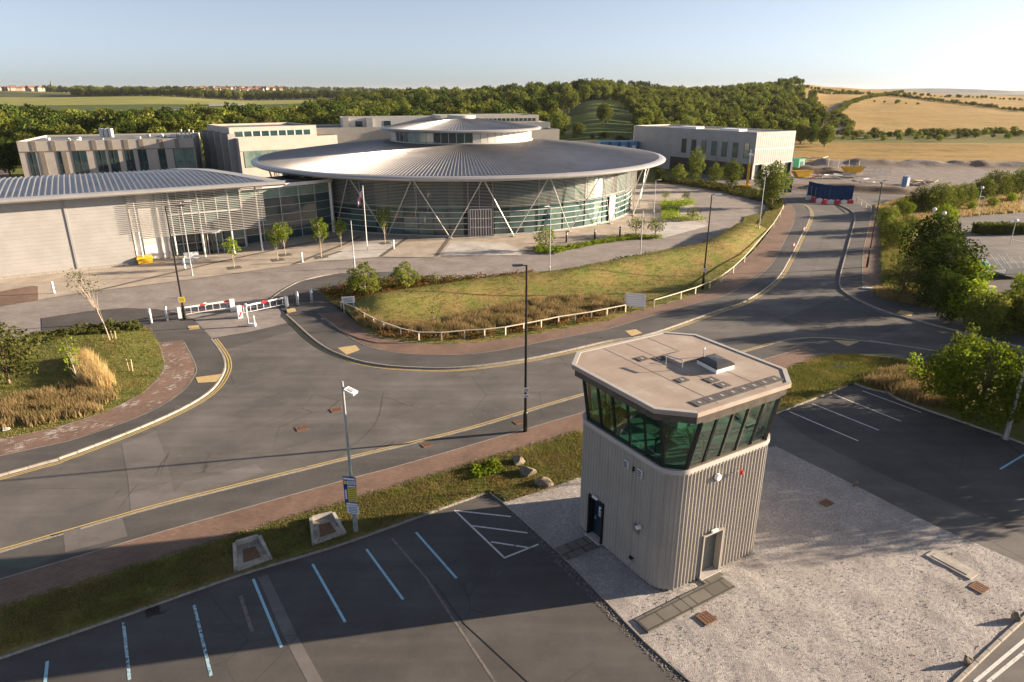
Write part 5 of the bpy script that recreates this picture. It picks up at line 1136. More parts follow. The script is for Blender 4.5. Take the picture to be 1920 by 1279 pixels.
pile('debris_pile', 1530,334,9,'red and white debris beside the nearer skip','debris',['plastic_red','white','frame_dark'],(.6,1.6),1.5,'scrap')
pile('debris_pile', 1632,344,16,'scattered grey debris in front of the fence panels','debris',['panel_grey','frame_dark','white'],(.5,2.),4.,'scrap')
pile('debris_pile', 1530,300,9,'white and brown tarpaulined goods at the field edge','debris',['white','panel_brown','panel_cream'],(1.5,3),2.5,'scrap')
pile('debris_pile', 1503,302,6,'dark green tarpaulins heaped at the field edge','debris',['green_paint','frame_dark'],(2,4),3.,'scrap')
for k in range(5):
    x, y = G(1622+k*10.5, 330); e = empty('fence_panel', (x, y, 0), R(2), ('leftmost','second','middle','fourth','rightmost')[k]+' mesh fence panel in the row standing on the rubble', 'fence', 'mesh fence panels')
    for z in (.15, 1.0, 1.95): MB().box((0,0,z), (1.5,.04,.05)).build('rail', 'galvanised', e, False)
    for i in range(6): MB().box((-.75+i*.3,0,1.05), (.03,.03,1.9)).build('bar', 'galvanised', e, False)
for k in range(4):
    x, y = G(1552+k*19, 316+k*1.5); tag(MB().tube([(x,y,0),(x,y,2.6)], .07, 6).box((x,y,.1), (.4,.4,.2)).build('marker_post', 'timber_pale'), ('leftmost','second','third','rightmost')[k]+' pale marker post on the grey rubble', 'post', 'marker posts')
# rubbish, stakes and boards on the lawns
for px, py, lb in ((245,695,'pair of pale stakes in the lawn without a tree'),(215,640,'pair of short stakes at the foot of the leaning tree')):
    x, y = G(px, py, .2); e = empty('tree_stake', (x, y, .1), 0, lb, 'stake')
    for s_ in (-.14, .14): MB().tube([(s_,0,0),(s_*1.2,0,1.0)], .04, 6).build('stake', 'timber', e, False)
    MB().box((0,0,.85), (.34,.02,.06)).build('tie', 'frame_dark', e, False)
x, y = G(1628,544); tag(MB().box((x, y, .2), (1.1,.5,.08), R(-20)).box((x+.1, y, .27), (.8,.3,.05), R(-5)).build('dropped_board', 'white'), 'white board dropped at the end of the red footway', 'board')
x, y = G(12,806,.2); tag(MB().box((x, y, .25), (.35,.22,.03), .5, Matrix.Rotation(.3,3,'X')).box((x+.1, y, .28), (.2,.2,.03), .2, Matrix.Rotation(-.4,3,'X')).build('litter', 'white'), 'scrap of white litter at the edge of the left lawn', 'litter')
# scrap yard items by the east hedge
x, y = G(1835,565); e = empty('board_fence', (x, y, 0), R(62), 'leaning pale board fence at the corner of the sunken yard', 'fence')
for k in range(9): MB().box((-1.6+k*.4, .05*(k % 2), 1.1+.12*(k % 3)), (.34,.05,2.2+.2*(k % 2)), 0, Matrix.Rotation(.12*math.sin(k*2), 3, 'Y')).build('board', 'timber_pale' if k % 3 else 'panel_brown', e, False)
pile('timber_pile', 1845,560,12,'stacked pallets and boards beside the leaning fence','timber pile',['timber_pale','timber','panel_brown'],(1.2,2.2),1.2)
x, y = G(1832,520); e = empty('storage_tank', (x, y, 0), 0, 'green storage tank half hidden by the hedge', 'tank'); MB().tube([(0,0,0),(0,0,1.6),(0,0,1.9)], [.9,.9,.5], 16).build('shell', 'green_paint', e, False); MB().tube([(0,0,1.9),(0,0,2.0)], .25, 10).build('cap', 'white', e, False)
for k, (px, py) in enumerate(((1870,515),(1895,522))):
    x, y = G(px, py); e = empty('trailer', (x, y, 0), R(15), ('dark flatbed trailer in the sunken yard, left one','dark flatbed trailer in the sunken yard, right one')[k], 'trailer')
    MB().box((0,0,.75), (4.2,1.9,.2)).build('bed', 'panel_slate', e, False)
    for s_ in (-.95,.95): MB().box((0,s_,1.15), (4.2,.06,.6)).build('side', 'panel_slate', e, False); MB().tube([(.3,s_-.1,.35),(.3,s_+.1,.35)], .35, 12).build('wheel', 'black_metal', e, False)
    for i in range(4): MB().bar((-1.8+i*1.1,-.9,.85), (-1.8+i*1.1,.9,2.2), .05).build('hoop', 'galvanised', e, False)
ribbon('bay_line', ext(GP([(1845,442),(1920,456)])), .12, .21, 'white_paint', ecp); ribbon('bay_line', ext(GP([(1895,418),(1912,415)])), .12, .21, 'white_paint', ecp)
# ------------------------------------------------------------------ vegetation
def leaf_arrays(C, size, rng, aspect=.62, flat=0.):
    n = len(C); a = rng.normal(size=(n,3)); a[:,2] *= (1-flat); a /= np.linalg.norm(a, axis=1)[:,None]
    t = rng.normal(size=(n,3)); b = np.cross(a, t); b /= np.linalg.norm(b, axis=1)[:,None]; s = size*rng.uniform(.45, 1.45, n)[:,None]
    V = np.stack([C-a*s*.5, C+b*s*.5*aspect, C+a*s*.5, C-b*s*.5*aspect], 1).reshape(-1,3); F = np.arange(4*n).reshape(-1,4); return V, F
def crown_points(n, blobs, rng, shell=.5):
    w = np.array([b[3]**2 for b in blobs]); idx = rng.choice(len(blobs), n, p=w/w.sum()); B = np.array(blobs)[idx]
    d = rng.normal(size=(n,3)); d /= np.linalg.norm(d, axis=1)[:,None]; r = B[:,3]*(shell+(1-shell)*rng.uniform(0,1,n)**.6)*rng.uniform(.85,1.12,n); return B[:,:3]+d*r[:,None]
TH = {}
def make_tree(h, cr, cb, nb, nl, ls, leaf, bark='bark', seed=0, br=.38, tr=None, lean=0., shape='round'):
    """returns (trunk mesh, crown mesh) for a tree of height h, crown radius cr, crown base cb"""
    rng = np.random.default_rng(seed); rr = random.Random(seed); tr = tr or h*.018; mb = MB(); top = h*.8
    pts = [(lean*t*t*h+.02*h*math.sin(t*5+seed)*t, .02*h*math.cos(t*4+seed)*t, top*t) for t in (0,.25,.5,.75,1)]
    mb.tube(pts, [tr*1.25,tr,tr*.8,tr*.55,tr*.25], 7); blobs = []
    for k in range(nb):
        t = (k+.5)/nb; z = cb+(h-cb)*(.08+.84*t); 
        if shape == 'round': rad = cr*math.sqrt(max(.05, 1-(2*t-.95)**2))
        elif shape == 'cone': rad = cr*(1.05-t)
        else: rad = cr*min(1, 1.9*(1-t)+.22)*min(1, .5+t*2)
        a = k*2.4+rr.uniform(-.5,.5); q = rad*rr.uniform(.35,.75); br_ = max(.12*cr, rad*br*rr.uniform(.75,1.3)); lx = lean*(z/h)**2*h
        c = (lx+q*math.cos(a), q*math.sin(a), min(z, h-br_*.8), br_); blobs.append(c)
        if z*.5 < top: 
            s_ = Vector(pts[min(3, max(1, int(4*max(cb*.6, z*.62)/top)))]); m = (s_+Vector(c[:3]))/2+Vector((0,0,.06*h))*.5; mb.tube([s_, m, Vector(c[:3])], [tr*.42,tr*.28,tr*.1], 5, False)
    C = crown_points(nl, blobs, rng); V, F = leaf_arrays(C, ls, rng); me = fastmesh('crown', V, F); TH[me.name] = (np.percentile(C[:,2], 98.5), np.percentile(np.abs(C[:,0]-lean*h*.6), 95)); me.materials.append(MATS[leaf])
    return mb.mesh('trunk', bark), me
def tree_at(x, y, z, meshes, label, cat='tree', group=None, scale=1., rz=None, name='tree', sx=1.):
    e = empty(name, (x, y, z), random.uniform(0, 6.28) if rz is None else rz, label, cat, group); e.scale = (scale*sx, scale*sx, scale)
    put('trunk', meshes[0], e, world=False); put('crown', meshes[1], e, world=False); return e
def zat(py, Y): b = (639.5-py)/1280; return CAM_H+(-_s+b*_c)*Y/(_c+b*_s)
def ptree(px, py, top, meshes, h0, label, group=None, name='tree', sx=1., cat='tree', z=.05, rz=None, w=None):
    x, y = G(px, py); mh, mw = TH[meshes[1].name]; sc = max(.05, (zat(top, y)-z)/mh)
    if w: sx = w/1280*(y*_c+CAM_H*_s)/(2*mw*sc)
    return tree_at(x, y, z, meshes, label, cat, group, sc, rz, name, sx)
young = [make_tree(4.5, 1.2, 1.7, 12, 640, .2, 'leaf_lime', 'bark_pale', s, .42, .045) for s in (1, 2, 3)]
for k, (px, py, tp, lb) in enumerate(((439.5,503,446,'young plaza tree in front of the revolving door porch'),(521,488.5,428,'young plaza tree, left of the close pair by the link'),(535,479,418,'young plaza tree, right of the close pair by the link'),(602.5,483,410,'fuller young plaza tree before the concrete fin'),(640,463,411,'young plaza tree left of the flagpole base'),(722,457,390,'tall slim young tree right of the flagpole'))):
    ptree(px, py, tp, young[k % 3], 4.6, lb, 'young plaza trees', 'young_tree')
    x, y = G(px, py); tag(MB().box((x, y, .073), (1.5,1.5,.01), FA).build('tree_pit', 'stone_dark'), 'dark square tree pit below '+('the young tree by the porch','the left tree of the close pair','the right tree of the close pair','the fuller tree by the fin','','the slim tree right of the flagpole')[k], 'tree pit', 'plaza tree pits') if k != 4 else None
sm = [make_tree(2.6, 1.25, .7, 14, 620, .17, 'leaf_light', 'bark', s, .4, .05) for s in (5, 6)]
for k, (px, py, tp, lb) in enumerate(((1022,470,427,'small bushy tree at the left end of the clipped hedge'),(1192,441,407,'small tree at the right end of the clipped hedge'),(1229,443,410,'small tree on the pale triangle of paving'),(1298,414,390,'small tree at the tip of the green island'),(1286,377,360,'small wide tree behind the green island'),(1247,375,359,'small tree close to the round building struts'))):
    ptree(px, py, tp, sm[k % 2], 2.7, lb, 'small trees by the round building', 'small_tree', 1.25)
bi = [make_tree(7.0, 2.6, 1.0, 26, 3600, .25, 'leaf_oak', 'bark_pale', s, .27, .08, shape='oval') for s in (11, 12)]
ptree(686,562,496,bi[0],7.2,'round leafy tree in the heather bed, left of the pair',w=50,z=.1); ptree(762,549,493,bi[1],7.2,'round leafy tree in the heather bed, right of the pair',w=42,z=.1)
cone = [make_tree(8., 1.9, .9, 24, 2400, .27, 'leaf_light', 'bark', s, .42, .09, shape='oval') for s in (21, 22)]
for k, (px, py, tp, sx, lb) in enumerate(((1236,341,317,22,'small rounded tree nearest the round roof edge'),(1272,343,309,25,'rounded tree second along the planted bank'),(1303,347,281,29,'tallest slender tree along the planted bank'),(1338,350,307,24,'slim tree fourth along the planted bank'),(1371,358,302,32,'pointed tree fifth along the planted bank'))):
    ptree(px, py, tp, cone[k % 2], 8.1, lb, 'trees along the planted bank', w=sx)
ptree(1446,389,307,make_tree(8., 3.2, 1.0, 34, 5200, .3, 'leaf_light', 'bark', 31, .38, .13, shape='oval'),8.1,'large bright green tree at the bend of the rising road', w=54)
# left lawn: leaning sapling, sparse sapling, pine
lt = make_tree(7.5, 1.5, 4.4, 14, 330, .16, 'leaf_olive', 'bark_pale', 41, .5, .05, lean=-.30)
x, y = G(209,648); tree_at(x, y, .14, lt, 'thin leaning tree with a sparse crown on the left lawn', scale=.88, rz=0.)
ptree(147,722,640,make_tree(3.4, .7, .9, 12, 260, .15, 'leaf_lime', 'bark_pale', 42, .5, .035),3.5,'slender bright green sapling on the left lawn',name='young_tree')
pine = make_tree(4.2, 2.0, .3, 26, 3200, .2, 'leaf_olive', 'bark', 43, .4, .09)
ptree(18,722,612,pine,4.3,'dense olive pine at the left edge of the lawn',name='pine_tree')
ptree(934-120,612,566,make_tree(2.3,.45,.4,9,120,.14,'leaf_lime','bark_pale',44,.5,.02),2.4,'spindly yellow-green sapling inside the rail fence',name='young_tree')
# right-hand verge by the near car park
big = make_tree(4.6, 3.5, .2, 46, 13000, .18, 'leaf_lime', 'bark', 51, .3, .1)
x, y = G(1846,808); tree_at(x+.5, y+1.6, .1, big, 'big rounded bright green bush at the edge of the right car park', 'bush', None, 1.12, name='bush', rz=.4)
ptree(1790,752,616,make_tree(5.2, 1.1, 1.0, 18, 1100, .16, 'leaf_light', 'bark', 52, .42, .05, shape='oval'),5.2,'loose upright young tree rising left of the big bush',name='young_tree')
ptree(1752,745,672,make_tree(3.2, .9, .5, 14, 600, .15, 'leaf_lime', 'bark', 53, .45, .04),3.2,'low leafy sapling between the big bush and the small one',name='young_tree')
ptree(1709,726,664,make_tree(2.4, .62, .6, 12, 420, .16, 'leaf_lime', 'bark', 54, .5, .03),2.4,'small bright sapling standing alone in the dry grass',name='young_tree')
off = [make_tree(7.5, 3.4, .8, 30, 4200, .3, 'leaf_oak', 'bark', s, .4, .14) for s in (61, 62)]
for k, (x, y, s_) in enumerate(((35,31.5,.8),(39,35,1.0),(44,37,1.05),(37,40,.85),(52,41,1.1),(33.5,37.5,.6),(66,57,1.25),(72,62,1.3),(60,54,1.0),(84,63,1.4))):
    tree_at(x, y, .1, off[k % 2], 'leafy tree in the belt along the right-hand side', 'tree', 'tree belt to the right', s_, name='belt_tree')
# east verge thicket
dk = [make_tree(8., 4.0, .2, 40, 6500, .3, 'leaf_dark', 'bark', s, .38, .14) for s in (71, 72)]
md = [make_tree(5., 2.8, .2, 30, 4200, .24, 'leaf_oak', 'bark', s, .4, .1) for s in (73, 74)]
lm = [make_tree(4., 2.1, .2, 26, 3600, .2, 'leaf_lime', 'bark', s, .34, .08) for s in (75, 76)]
ptree(1737,520,410,dk[0],8.2,'tall dark tree at the head of the thicket beside the road',w=92); ptree(1765,560,450,dk[1],8.2,'dark bushy tree in the middle of the thicket',w=90); ptree(1775,610,520,dk[0],8.2,'dark bush low in the thicket beside the bright bushes',name='bush',cat='bush',w=45)
ptree(1748,580,505,dk[0],8.2,'low dark bush at the foot of the thicket',name='bush',cat='bush')
ptree(1690,560,484,make_tree(4.2, 2.1, .3, 24, 1700, .2, 'leaf_olive', 'bark', 77, .42, .08),4.3,'small olive-brown tree beside the red footway')
ptree(1797,568,488,lm[0],4.1,'bright yellow-green bush at the thicket edge, upper one',name='bush',cat='bush'); ptree(1806,612,528,lm[1],4.1,'bright yellow-green bush at the thicket edge, lower one',name='bush',cat='bush')
ptree(1908,575,516,lm[0],4.1,'yellow-green bush rising above the dark hedge at the right edge',name='bush',cat='bush',sx=.7)
for k, px in enumerate((1840,1872,1904,1940)): ptree(px,632-k*2,552,md[k % 2],5.1,('dark hedge shrub below the board fence','dark hedge shrub second from the board fence','dark hedge shrub third from the board fence','dark hedge shrub at the right edge')[k],'roadside hedge shrubs','bush',cat='bush')
k = 0
for (px, py, tp, ms, h0) in ((1660,432,388,md[1],5.1),(1675,470,415,md[0],5.1),(1690,410,375,lm[1],4.1),(1702,440,405,md[1],5.1),(1725,402,352,md[0],5.1),(1700,385,372,lm[0],4.1),(1757,400,346,md[1],5.1),(1770,425,385,lm[1],4.1),(1785,395,350,md[0],5.1),(1810,385,345,md[1],5.1),(1838,378,335,md[0],5.1),(1862,372,322,md[1],5.1),(1890,368,330,md[0],5.1),(1912,365,318,md[1],5.1),(1940,360,318,md[0],5.1),(1820,397,378,lm[0],4.1),(1860,390,370,lm[1],4.1),(1895,382,362,lm[0],4.1),(1925,378,356,lm[1],4.1)):
    ptree(px, py, tp, ms, h0, ('bright yellow-green' if ms in lm else 'darker green')+' shrub in the belt '+('beside the road end' if px < 1720 else 'behind the east car park'), 'shrub belt', 'bush', cat='bush', z=.1)
x0, y0 = G(1880,440); e = empty('clipped_hedge', (x0, y0, 0), 0, 'clipped hedge island in the east car park', 'hedge')
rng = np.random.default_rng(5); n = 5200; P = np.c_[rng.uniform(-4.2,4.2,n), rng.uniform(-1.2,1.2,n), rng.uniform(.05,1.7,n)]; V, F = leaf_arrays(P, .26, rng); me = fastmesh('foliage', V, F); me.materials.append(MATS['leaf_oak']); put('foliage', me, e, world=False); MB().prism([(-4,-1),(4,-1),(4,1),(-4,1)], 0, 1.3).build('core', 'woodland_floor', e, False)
# ------------------------------------------------------------------ ground cover
def sample(poly, n, rng):
    A = np.array(poly); lo, hi = A.min(0), A.max(0); out = np.zeros((0,2))
    while len(out) < n: P = rng.uniform(lo, hi, (n*2,2)); out = np.r_[out, P[inside(poly, P)]]
    return out[:n]
def cover_stuff(name, poly, n, h, w, mat, label, zf=.14, seed=0, clump=0, blades=4, spread=.18, lean=.5, cs=.9):
    rng = np.random.default_rng(seed); P = sample(poly, n, rng)
    if clump:
        m = np.array([noise.noise(Vector((p[0]*cs, p[1]*cs, seed))) for p in P]); P = P[m > np.quantile(m, clump)]
    n = len(P); Z0 = np.array([zf(p[0], p[1]) for p in P]) if callable(zf) else np.full(n, zf)
    B = np.repeat(np.c_[P, Z0], blades, 0); k = len(B); B[:,:2] += rng.normal(size=(k,2))*spread; a = rng.uniform(0, 6.28, k); hh = h*rng.uniform(.45, 1.2, k); ww = w*rng.uniform(.7, 1.3, k)
    s = np.c_[np.cos(a), np.sin(a), np.zeros(k)]*ww[:,None]*.5; tip = B+np.c_[rng.normal(size=(k,2))*lean*hh[:,None]*.6, hh]
    V = np.stack([B-s, B+s, tip], 1).reshape(-1,3); me = fastmesh(name, V, np.arange(3*k).reshape(-1,3)); me.materials.append(MATS[mat]); o = bpy.data.objects.new(name, me); link(o); return tag(o, label, name.replace('_', ' '), None, 'stuff')
def leaf_stuff(name, poly, n, h, ls, mat, label, zf=.14, seed=0, clump=0, cs=.8):
    rng = np.random.default_rng(seed); P = sample(poly, n, rng)
    if clump:
        m = np.array([noise.noise(Vector((p[0]*cs, p[1]*cs, seed))) for p in P]); P = P[m > np.quantile(m, clump)]
    hz = np.array([.45+.55*(.5+noise.noise(Vector((p[0]*cs*1.3, p[1]*cs*1.3, seed+3)))) for p in P]); Z0 = np.array([zf(p[0], p[1]) for p in P]) if callable(zf) else zf
    C = np.c_[P, Z0+h*hz*rng.uniform(0,1,len(P))**.7]; V, F = leaf_arrays(C, ls, rng); me = fastmesh(name, V, F); me.materials.append(MATS[mat]); o = bpy.data.objects.new(name, me); link(o); return tag(o, label, name.replace('_', ' '), None, 'stuff')
NEARV = [p for p in GP([(0,1144),(335,1041.5),(640,947.5),(909,867),(1091,811),(1110,890),(956,940),(917,921),(838,949),(640,1019),(449,1076),(231,1153),(0,1230)])]
cover_stuff('grass', NEARV, 9000, .09, .035, 'blade_green', 'rough mown grass on the near verge', .14, 1, blades=6)
cover_stuff('dry_grass', NEARV, 5000, .1, .035, 'blade_dry', 'patches of straw-coloured grass on the near verge', .14, 2, .35, blades=6)
leaf_stuff('weeds', GP([(880,885),(930,868),(950,890),(890,905)]), 700, .35, .14, 'leaf_lime', 'yellow-green weeds by the boulders on the verge', .14, 3)
RV = GP([(1481,692),(1552,670),(1595,667),(1734,684),(1790,700),(1790,770),(1725,762),(1679,745),(1660,731),(1641,732),(1601,718),(1470,768)])
cover_stuff('grass', RV, 8000, .12, .04, 'blade_green', 'grass on the verge beyond the tower', .14, 4, blades=6)
cover_stuff('dry_grass', GP([(1610,715),(1690,700),(1790,705),(1800,770),(1725,762),(1679,744),(1660,729),(1641,730)]), 2600, .6, .05, 'blade_dry', 'tall dry grass around the saplings by the right car park', .14, 5, .25, blades=8, spread=.22)
cover_stuff('grass', LIS, 12000, .09, .05, 'blade_green', 'grass on the left lawn', lambda x, y: .14+mdl(x, y), 6, blades=5)
cover_stuff('tall_grass', GP([(140,680),(170,674),(215,728),(190,738),(158,728),(150,712)]), 620, .95, .05, 'blade_gold', 'tuft of tall golden grass standing on the left lawn', .14, 7, blades=9, spread=.14, lean=.25)
cover_stuff('dry_grass', GP([(0,790),(0,760),(60,742),(130,730),(180,735),(225,738),(190,775),(100,795),(0,808)]), 2600, .55, .05, 'blade_dry', 'swathe of tall straw grass along the left footway', .14, 8, .42, blades=8, spread=.2, lean=.35)
leaf_stuff('low_shrubs', GP([(50,640),(130,627),(200,615),(265,614),(270,622),(215,634),(140,640),(70,658)]), 5200, .75, .2, 'leaf_olive', 'low green shrubs along the back of the left lawn', .14, 9, .15)
cover_stuff('grass', MIS, 20000, .07, .06, 'blade_green', 'grass on the curved lawn', lambda x, y: .14+mdm(x, y), 10, blades=4)
cover_stuff('dry_grass', GP([(660,592),(720,612),(800,612),(900,590),(1000,570),(1080,562),(1180,563),(1190,575),(1140,590),(1001,612),(834,634),(717,625),(680,610)]), 8000, .6, .055, 'blade_dry', 'dry tufted grass inside the rail fence', lambda x, y: .14+mdm(x, y), 11, .4, blades=8, spread=.22)
leaf_stuff('heather', GP([(600,551),(640,540),(700,532),(790,524),(900,530),(1001,526),(1000,534),(880,548),(770,558),(690,572),(640,575)]), 11000, .65, .16, 'heather', 'russet heather bed behind the curved lawn', lambda x, y: .14+mdm(x, y), 12, .2)
leaf_stuff('low_shrubs', GP([(600,551),(640,540),(700,532),(790,524),(900,528),(1001,524),(1000,529),(880,538),(740,545),(650,560)]), 5200, .9, .18, 'leaf_olive', 'olive shrubs mixed into the heather bed', .14, 13, .35)
leaf_stuff('ground_cover', GP([(700,622),(760,630),(900,628),(1001,612),(1140,588),(1140,600),(1001,626),(901,640),(767,640),(717,634)]), 3600, .35, .15, 'heather', 'low brown plants under the rail fence', .14, 14, .35)
leaf_stuff('low_shrubs', GP([(1142,495),(1200,486),(1280,474),(1340,458),(1385,428),(1396,425),(1350,463),(1285,484),(1200,500),(1160,508)]), 9000, .8, .2, 'leaf_dark', 'dark green shrub bed along the far edge of the lawn', .1, 15)
leaf_stuff('low_shrubs', GP([(1240,400),(1238,381),(1300,377),(1305,384),(1275,390),(1272,407),(1330,412),(1290,417),(1240,415)]), 5200, .8, .2, 'leaf_lime', 'bright green low planting of the island by the round building', .06, 16)
leaf_stuff('clipped_hedge', GP([(1000,470),(1010,462),(1050,466),(1130,452),(1180,443),(1240,445),(1242,449),(1190,450),(1130,458),(1060,472),(1050,477),(1005,476)]), 7000, .55, .18, 'leaf_lime', 'low bright hedge strip in front of the round building', .06, 17)
leaf_stuff('low_shrubs', BANK, 15000, .8, .28, 'leaf_olive', 'rough shrubs on the planted bank along the rising road', .1, 18, .15)
cover_stuff('dry_grass', GP([(1655,560),(1640,547),(1690,552),(1760,570),(1766,582),(1700,570)]), 2600, .55, .07, 'blade_dry', 'golden grass at the foot of the thicket', .14, 19, .1, blades=8, spread=.25)
cover_stuff('grass', GP([(1655,404),(1660,400),(1720,480),(1740,540),(1700,560),(1655,545)]), 9000, .4, .08, 'blade_green', 'long grass between the red footway and the thicket', .14, 20, blades=5)
cover_stuff('grass', GP([(1640,392),(1700,372),(1920,350),(1920,400),(1790,410),(1680,430),(1655,404)]), 9000, .6, .12, 'blade_dry', 'dry scrub grass in the shrub belt', .14, 21, blades=5)
rng = np.random.default_rng(3)
def pebbles(name, poly, n, r0, r1, mat, label, z, seed):
    rng = np.random.default_rng(seed); P = sample(poly, n, rng); r = rng.uniform(r0, r1, n); ico = np.array([(0,0,1),(.9,0,.2),(0,.9,.1),(-.9,0,.2),(0,-.9,.1),(0,0,-.4)]); fa = np.array([(0,1,2),(0,2,3),(0,3,4),(0,4,1),(5,2,1),(5,3,2),(5,4,3),(5,1,4)])
    V = ico[None]*rng.uniform(.6,1.3,(n,6,1))*r[:,None,None]+np.c_[P, np.full(n, z)][:,None,:]; F = (fa[None]+6*np.arange(n)[:,None,None]).reshape(-1,3)
    me = fastmesh(name, V.reshape(-1,3), F); me.materials.append(MATS[mat]); o = bpy.data.objects.new(name, me); link(o); return tag(o, label, name, None, 'stuff')
pebbles('stones', GRV, 9000, .01, .028, 'gravel', 'loose limestone chips scattered over the gravel yard', .04, 1)
pebbles('stones', GP([(942,944),(1063,1053),(1200,1197),(1295,1281),(1270,1281),(1180,1197),(1040,1053)]), 900, .01, .03, 'gravel', 'stray chips kicked onto the car park edge', .012, 2)
# ------------------------------------------------------------------ woodland, hedgerows and far houses
SRC = bpy.data.collections.new('woodland_source'); srcobs = []
def proto(h, cr, nb, nl, ls, leaf, seed, shape='round', br=.42):
    t, c = make_tree(h, cr, h*.12, nb, nl, ls, leaf, 'bark', seed, br, h*.02, shape=shape)
    bm = bmesh.new(); bm.from_mesh(t); k = len(bm.faces)
    bm.from_mesh(c); bm.faces.ensure_lookup_table()
    for i, f in enumerate(bm.faces): f.material_index = 0 if i < k else 1
    me = bpy.data.meshes.new('woodland_tree'); bm.to_mesh(me); bm.free(); me.materials.append(MATS['bark']); me.materials.append(MATS[leaf]); return me
WP = [proto(14, 5.6, 17, 1900, .9, 'leaf_oak', 81, br=.4), proto(13, 5.0, 15, 1700, .85, 'leaf_wood', 82, br=.42), proto(15, 5.2, 16, 1800, .9, 'leaf_dark', 83, br=.4), proto(11, 4.8, 14, 1500, .8, 'leaf_light', 84, br=.42), proto(12, 5.4, 15, 1700, .85, 'leaf_oak', 85, br=.4)]
SR = bpy.data.collections.new('plantation_source')
for m in (proto(11, 3.6, 13, 1300, .75, 'leaf_wood', 86, 'oval'), proto(12, 4.2, 14, 1500, .8, 'leaf_light', 87), proto(10, 3.4, 12, 1200, .75, 'leaf_wood', 88), proto(12, 4.4, 14, 1500, .8, 'leaf_oak', 89)): o = bpy.data.objects.new('plantation_tree', m); SR.objects.link(o)
for i, m in enumerate(WP): o = bpy.data.objects.new('woodland_tree', m); SRC.objects.link(o)
def scatter(name, P, label, smin=.75, smax=1.15, srcol=SRC):
    P = np.asarray(P, np.float32); me = bpy.data.meshes.new(name); me.vertices.add(len(P)); me.vertices.foreach_set('co', P.ravel()); o = bpy.data.objects.new(name, me); link(o); tag(o, label, 'woodland', None, 'stuff')
    ng = bpy.data.node_groups.new(name, 'GeometryNodeTree'); ng.interface.new_socket('Geometry', in_out='INPUT', socket_type='NodeSocketGeometry'); ng.interface.new_socket('Geometry', in_out='OUTPUT', socket_type='NodeSocketGeometry')
    N = ng.nodes; i_ = N.new('NodeGroupInput'); o_ = N.new('NodeGroupOutput'); ip = N.new('GeometryNodeInstanceOnPoints'); ci = N.new('GeometryNodeCollectionInfo'); ci.inputs[0].default_value = srcol; ci.inputs[1].default_value = True; ci.inputs[2].default_value = True
    ip.inputs['Pick Instance'].default_value = True; r1 = N.new('FunctionNodeRandomValue'); r1.data_type = 'FLOAT_VECTOR'; r1.inputs[0].default_value = (-.06,-.06,0); r1.inputs[1].default_value = (.06,.06,6.28)
    r2 = N.new('FunctionNodeRandomValue'); r2.data_type = 'FLOAT'; r2.inputs[2].default_value = smin; r2.inputs[3].default_value = smax; L = ng.links.new
    L(i_.outputs[0], ip.inputs['Points']); L(ci.outputs[0], ip.inputs['Instance']); L(r1.outputs[0], ip.inputs['Rotation']); L(r2.outputs[1], ip.inputs['Scale']); L(ip.outputs[0], o_.inputs[0])
    md_ = o.modifiers.new('scatter', 'NODES'); md_.node_group = ng; return o
rng = np.random.default_rng(9)
def region(qf, y0, y1, sp):
    """jittered planting between distances y0..y1; qf(y) -> allowed lateral slope interval"""
    out = []; y = y0
    while y < y1:
        s_ = sp(y) if callable(sp) else sp; a, b = qf(y)
        for x in np.arange(a*y, b*y, s_): out.append((x+rng.uniform(-.4,.4)*s_, y+rng.uniform(-.4,.4)*s_))
        y += s_
    return np.array(out)
def lift(P, dz=-.3): return np.c_[P, hgt(P[:,0], P[:,1])+dz]
sp1 = lambda y: 8.0+y*.004
lf_ = region(lambda y: (-1.0, np.interp(y, [200,300,340], [-.50,-.2,-.15])), 205, 335, sp1)
lf_ = lf_[~((lf_[:,1] < 235) & (lf_[:,0] > -70))]
ctr = region(lambda y: (np.interp(y,[240,340,500,720],[-.2,-.34,-.26,-.17]), np.interp(y, [240,300,420,480,540,760], [.05,.055,.07,.10,.15,.16])), 250, 740, sp1)
sp2 = lambda y: 6.6+y*.003
rgt = region(lambda y: (np.interp(y,[225,260,300,400,470,540],[.20,.19,.185,.175,.155,.12]), np.interp(y, [225,285,330,400,520,600,700,800], [.34,.41,.425,.428,.412,.39,.365,.33])), 232, 800, sp2)
hill = region(lambda y: (.33, np.interp(y, [760,850],[.385,.405])), 770, 850, 8.)
front = []
for P in (lf_, ctr, rgt):
    d = P[:,1]; front.append(P[d < np.quantile(d, .03)])
scatter('woodland', lift(lf_), 'broad dark wood behind the left-hand buildings', .72, 1.12)
scatter('woodland', lift(ctr), 'wooded hill behind the round building', .6, 1.12)
scatter('woodland', lift(np.r_[rgt, hill]), 'lighter wood on the slope behind the grey box building', .55, 1.0, SR)
SH = bpy.data.collections.new('hedge_source')
for s in (91, 92, 93):
    m = proto(3.6, 2.2, 14, 420, .6, 'leaf_oak' if s < 93 else 'leaf_olive', s, br=.45); o = bpy.data.objects.new('hedge_shrub', m); SH.objects.link(o)
def hline(pts, sp, w=2.):
    out = []
    for a, b in zip(pts, pts[1:]):
        a, b = np.array(a, float), np.array(b, float); n = max(2, int(np.linalg.norm(b-a)/sp))
        for t in np.linspace(0, 1, n): out.append(a+(b-a)*t+rng.normal(size=2)*w)
    return np.array(out)
qy = lambda q, y: (q*y, y)
def hit(px, py):
    a = (px-960)/1280; b = (639.5-py)/1280; dy = _c+b*_s; dz = -_s+b*_c; y = 240.
    while y < 1000:
        t = y/dy
        if CAM_H+dz*t < h1(a*t, y): break
        y += 1.5
    return (a*y/dy, y)
HT = lambda *p: [hit(*q) for q in p]
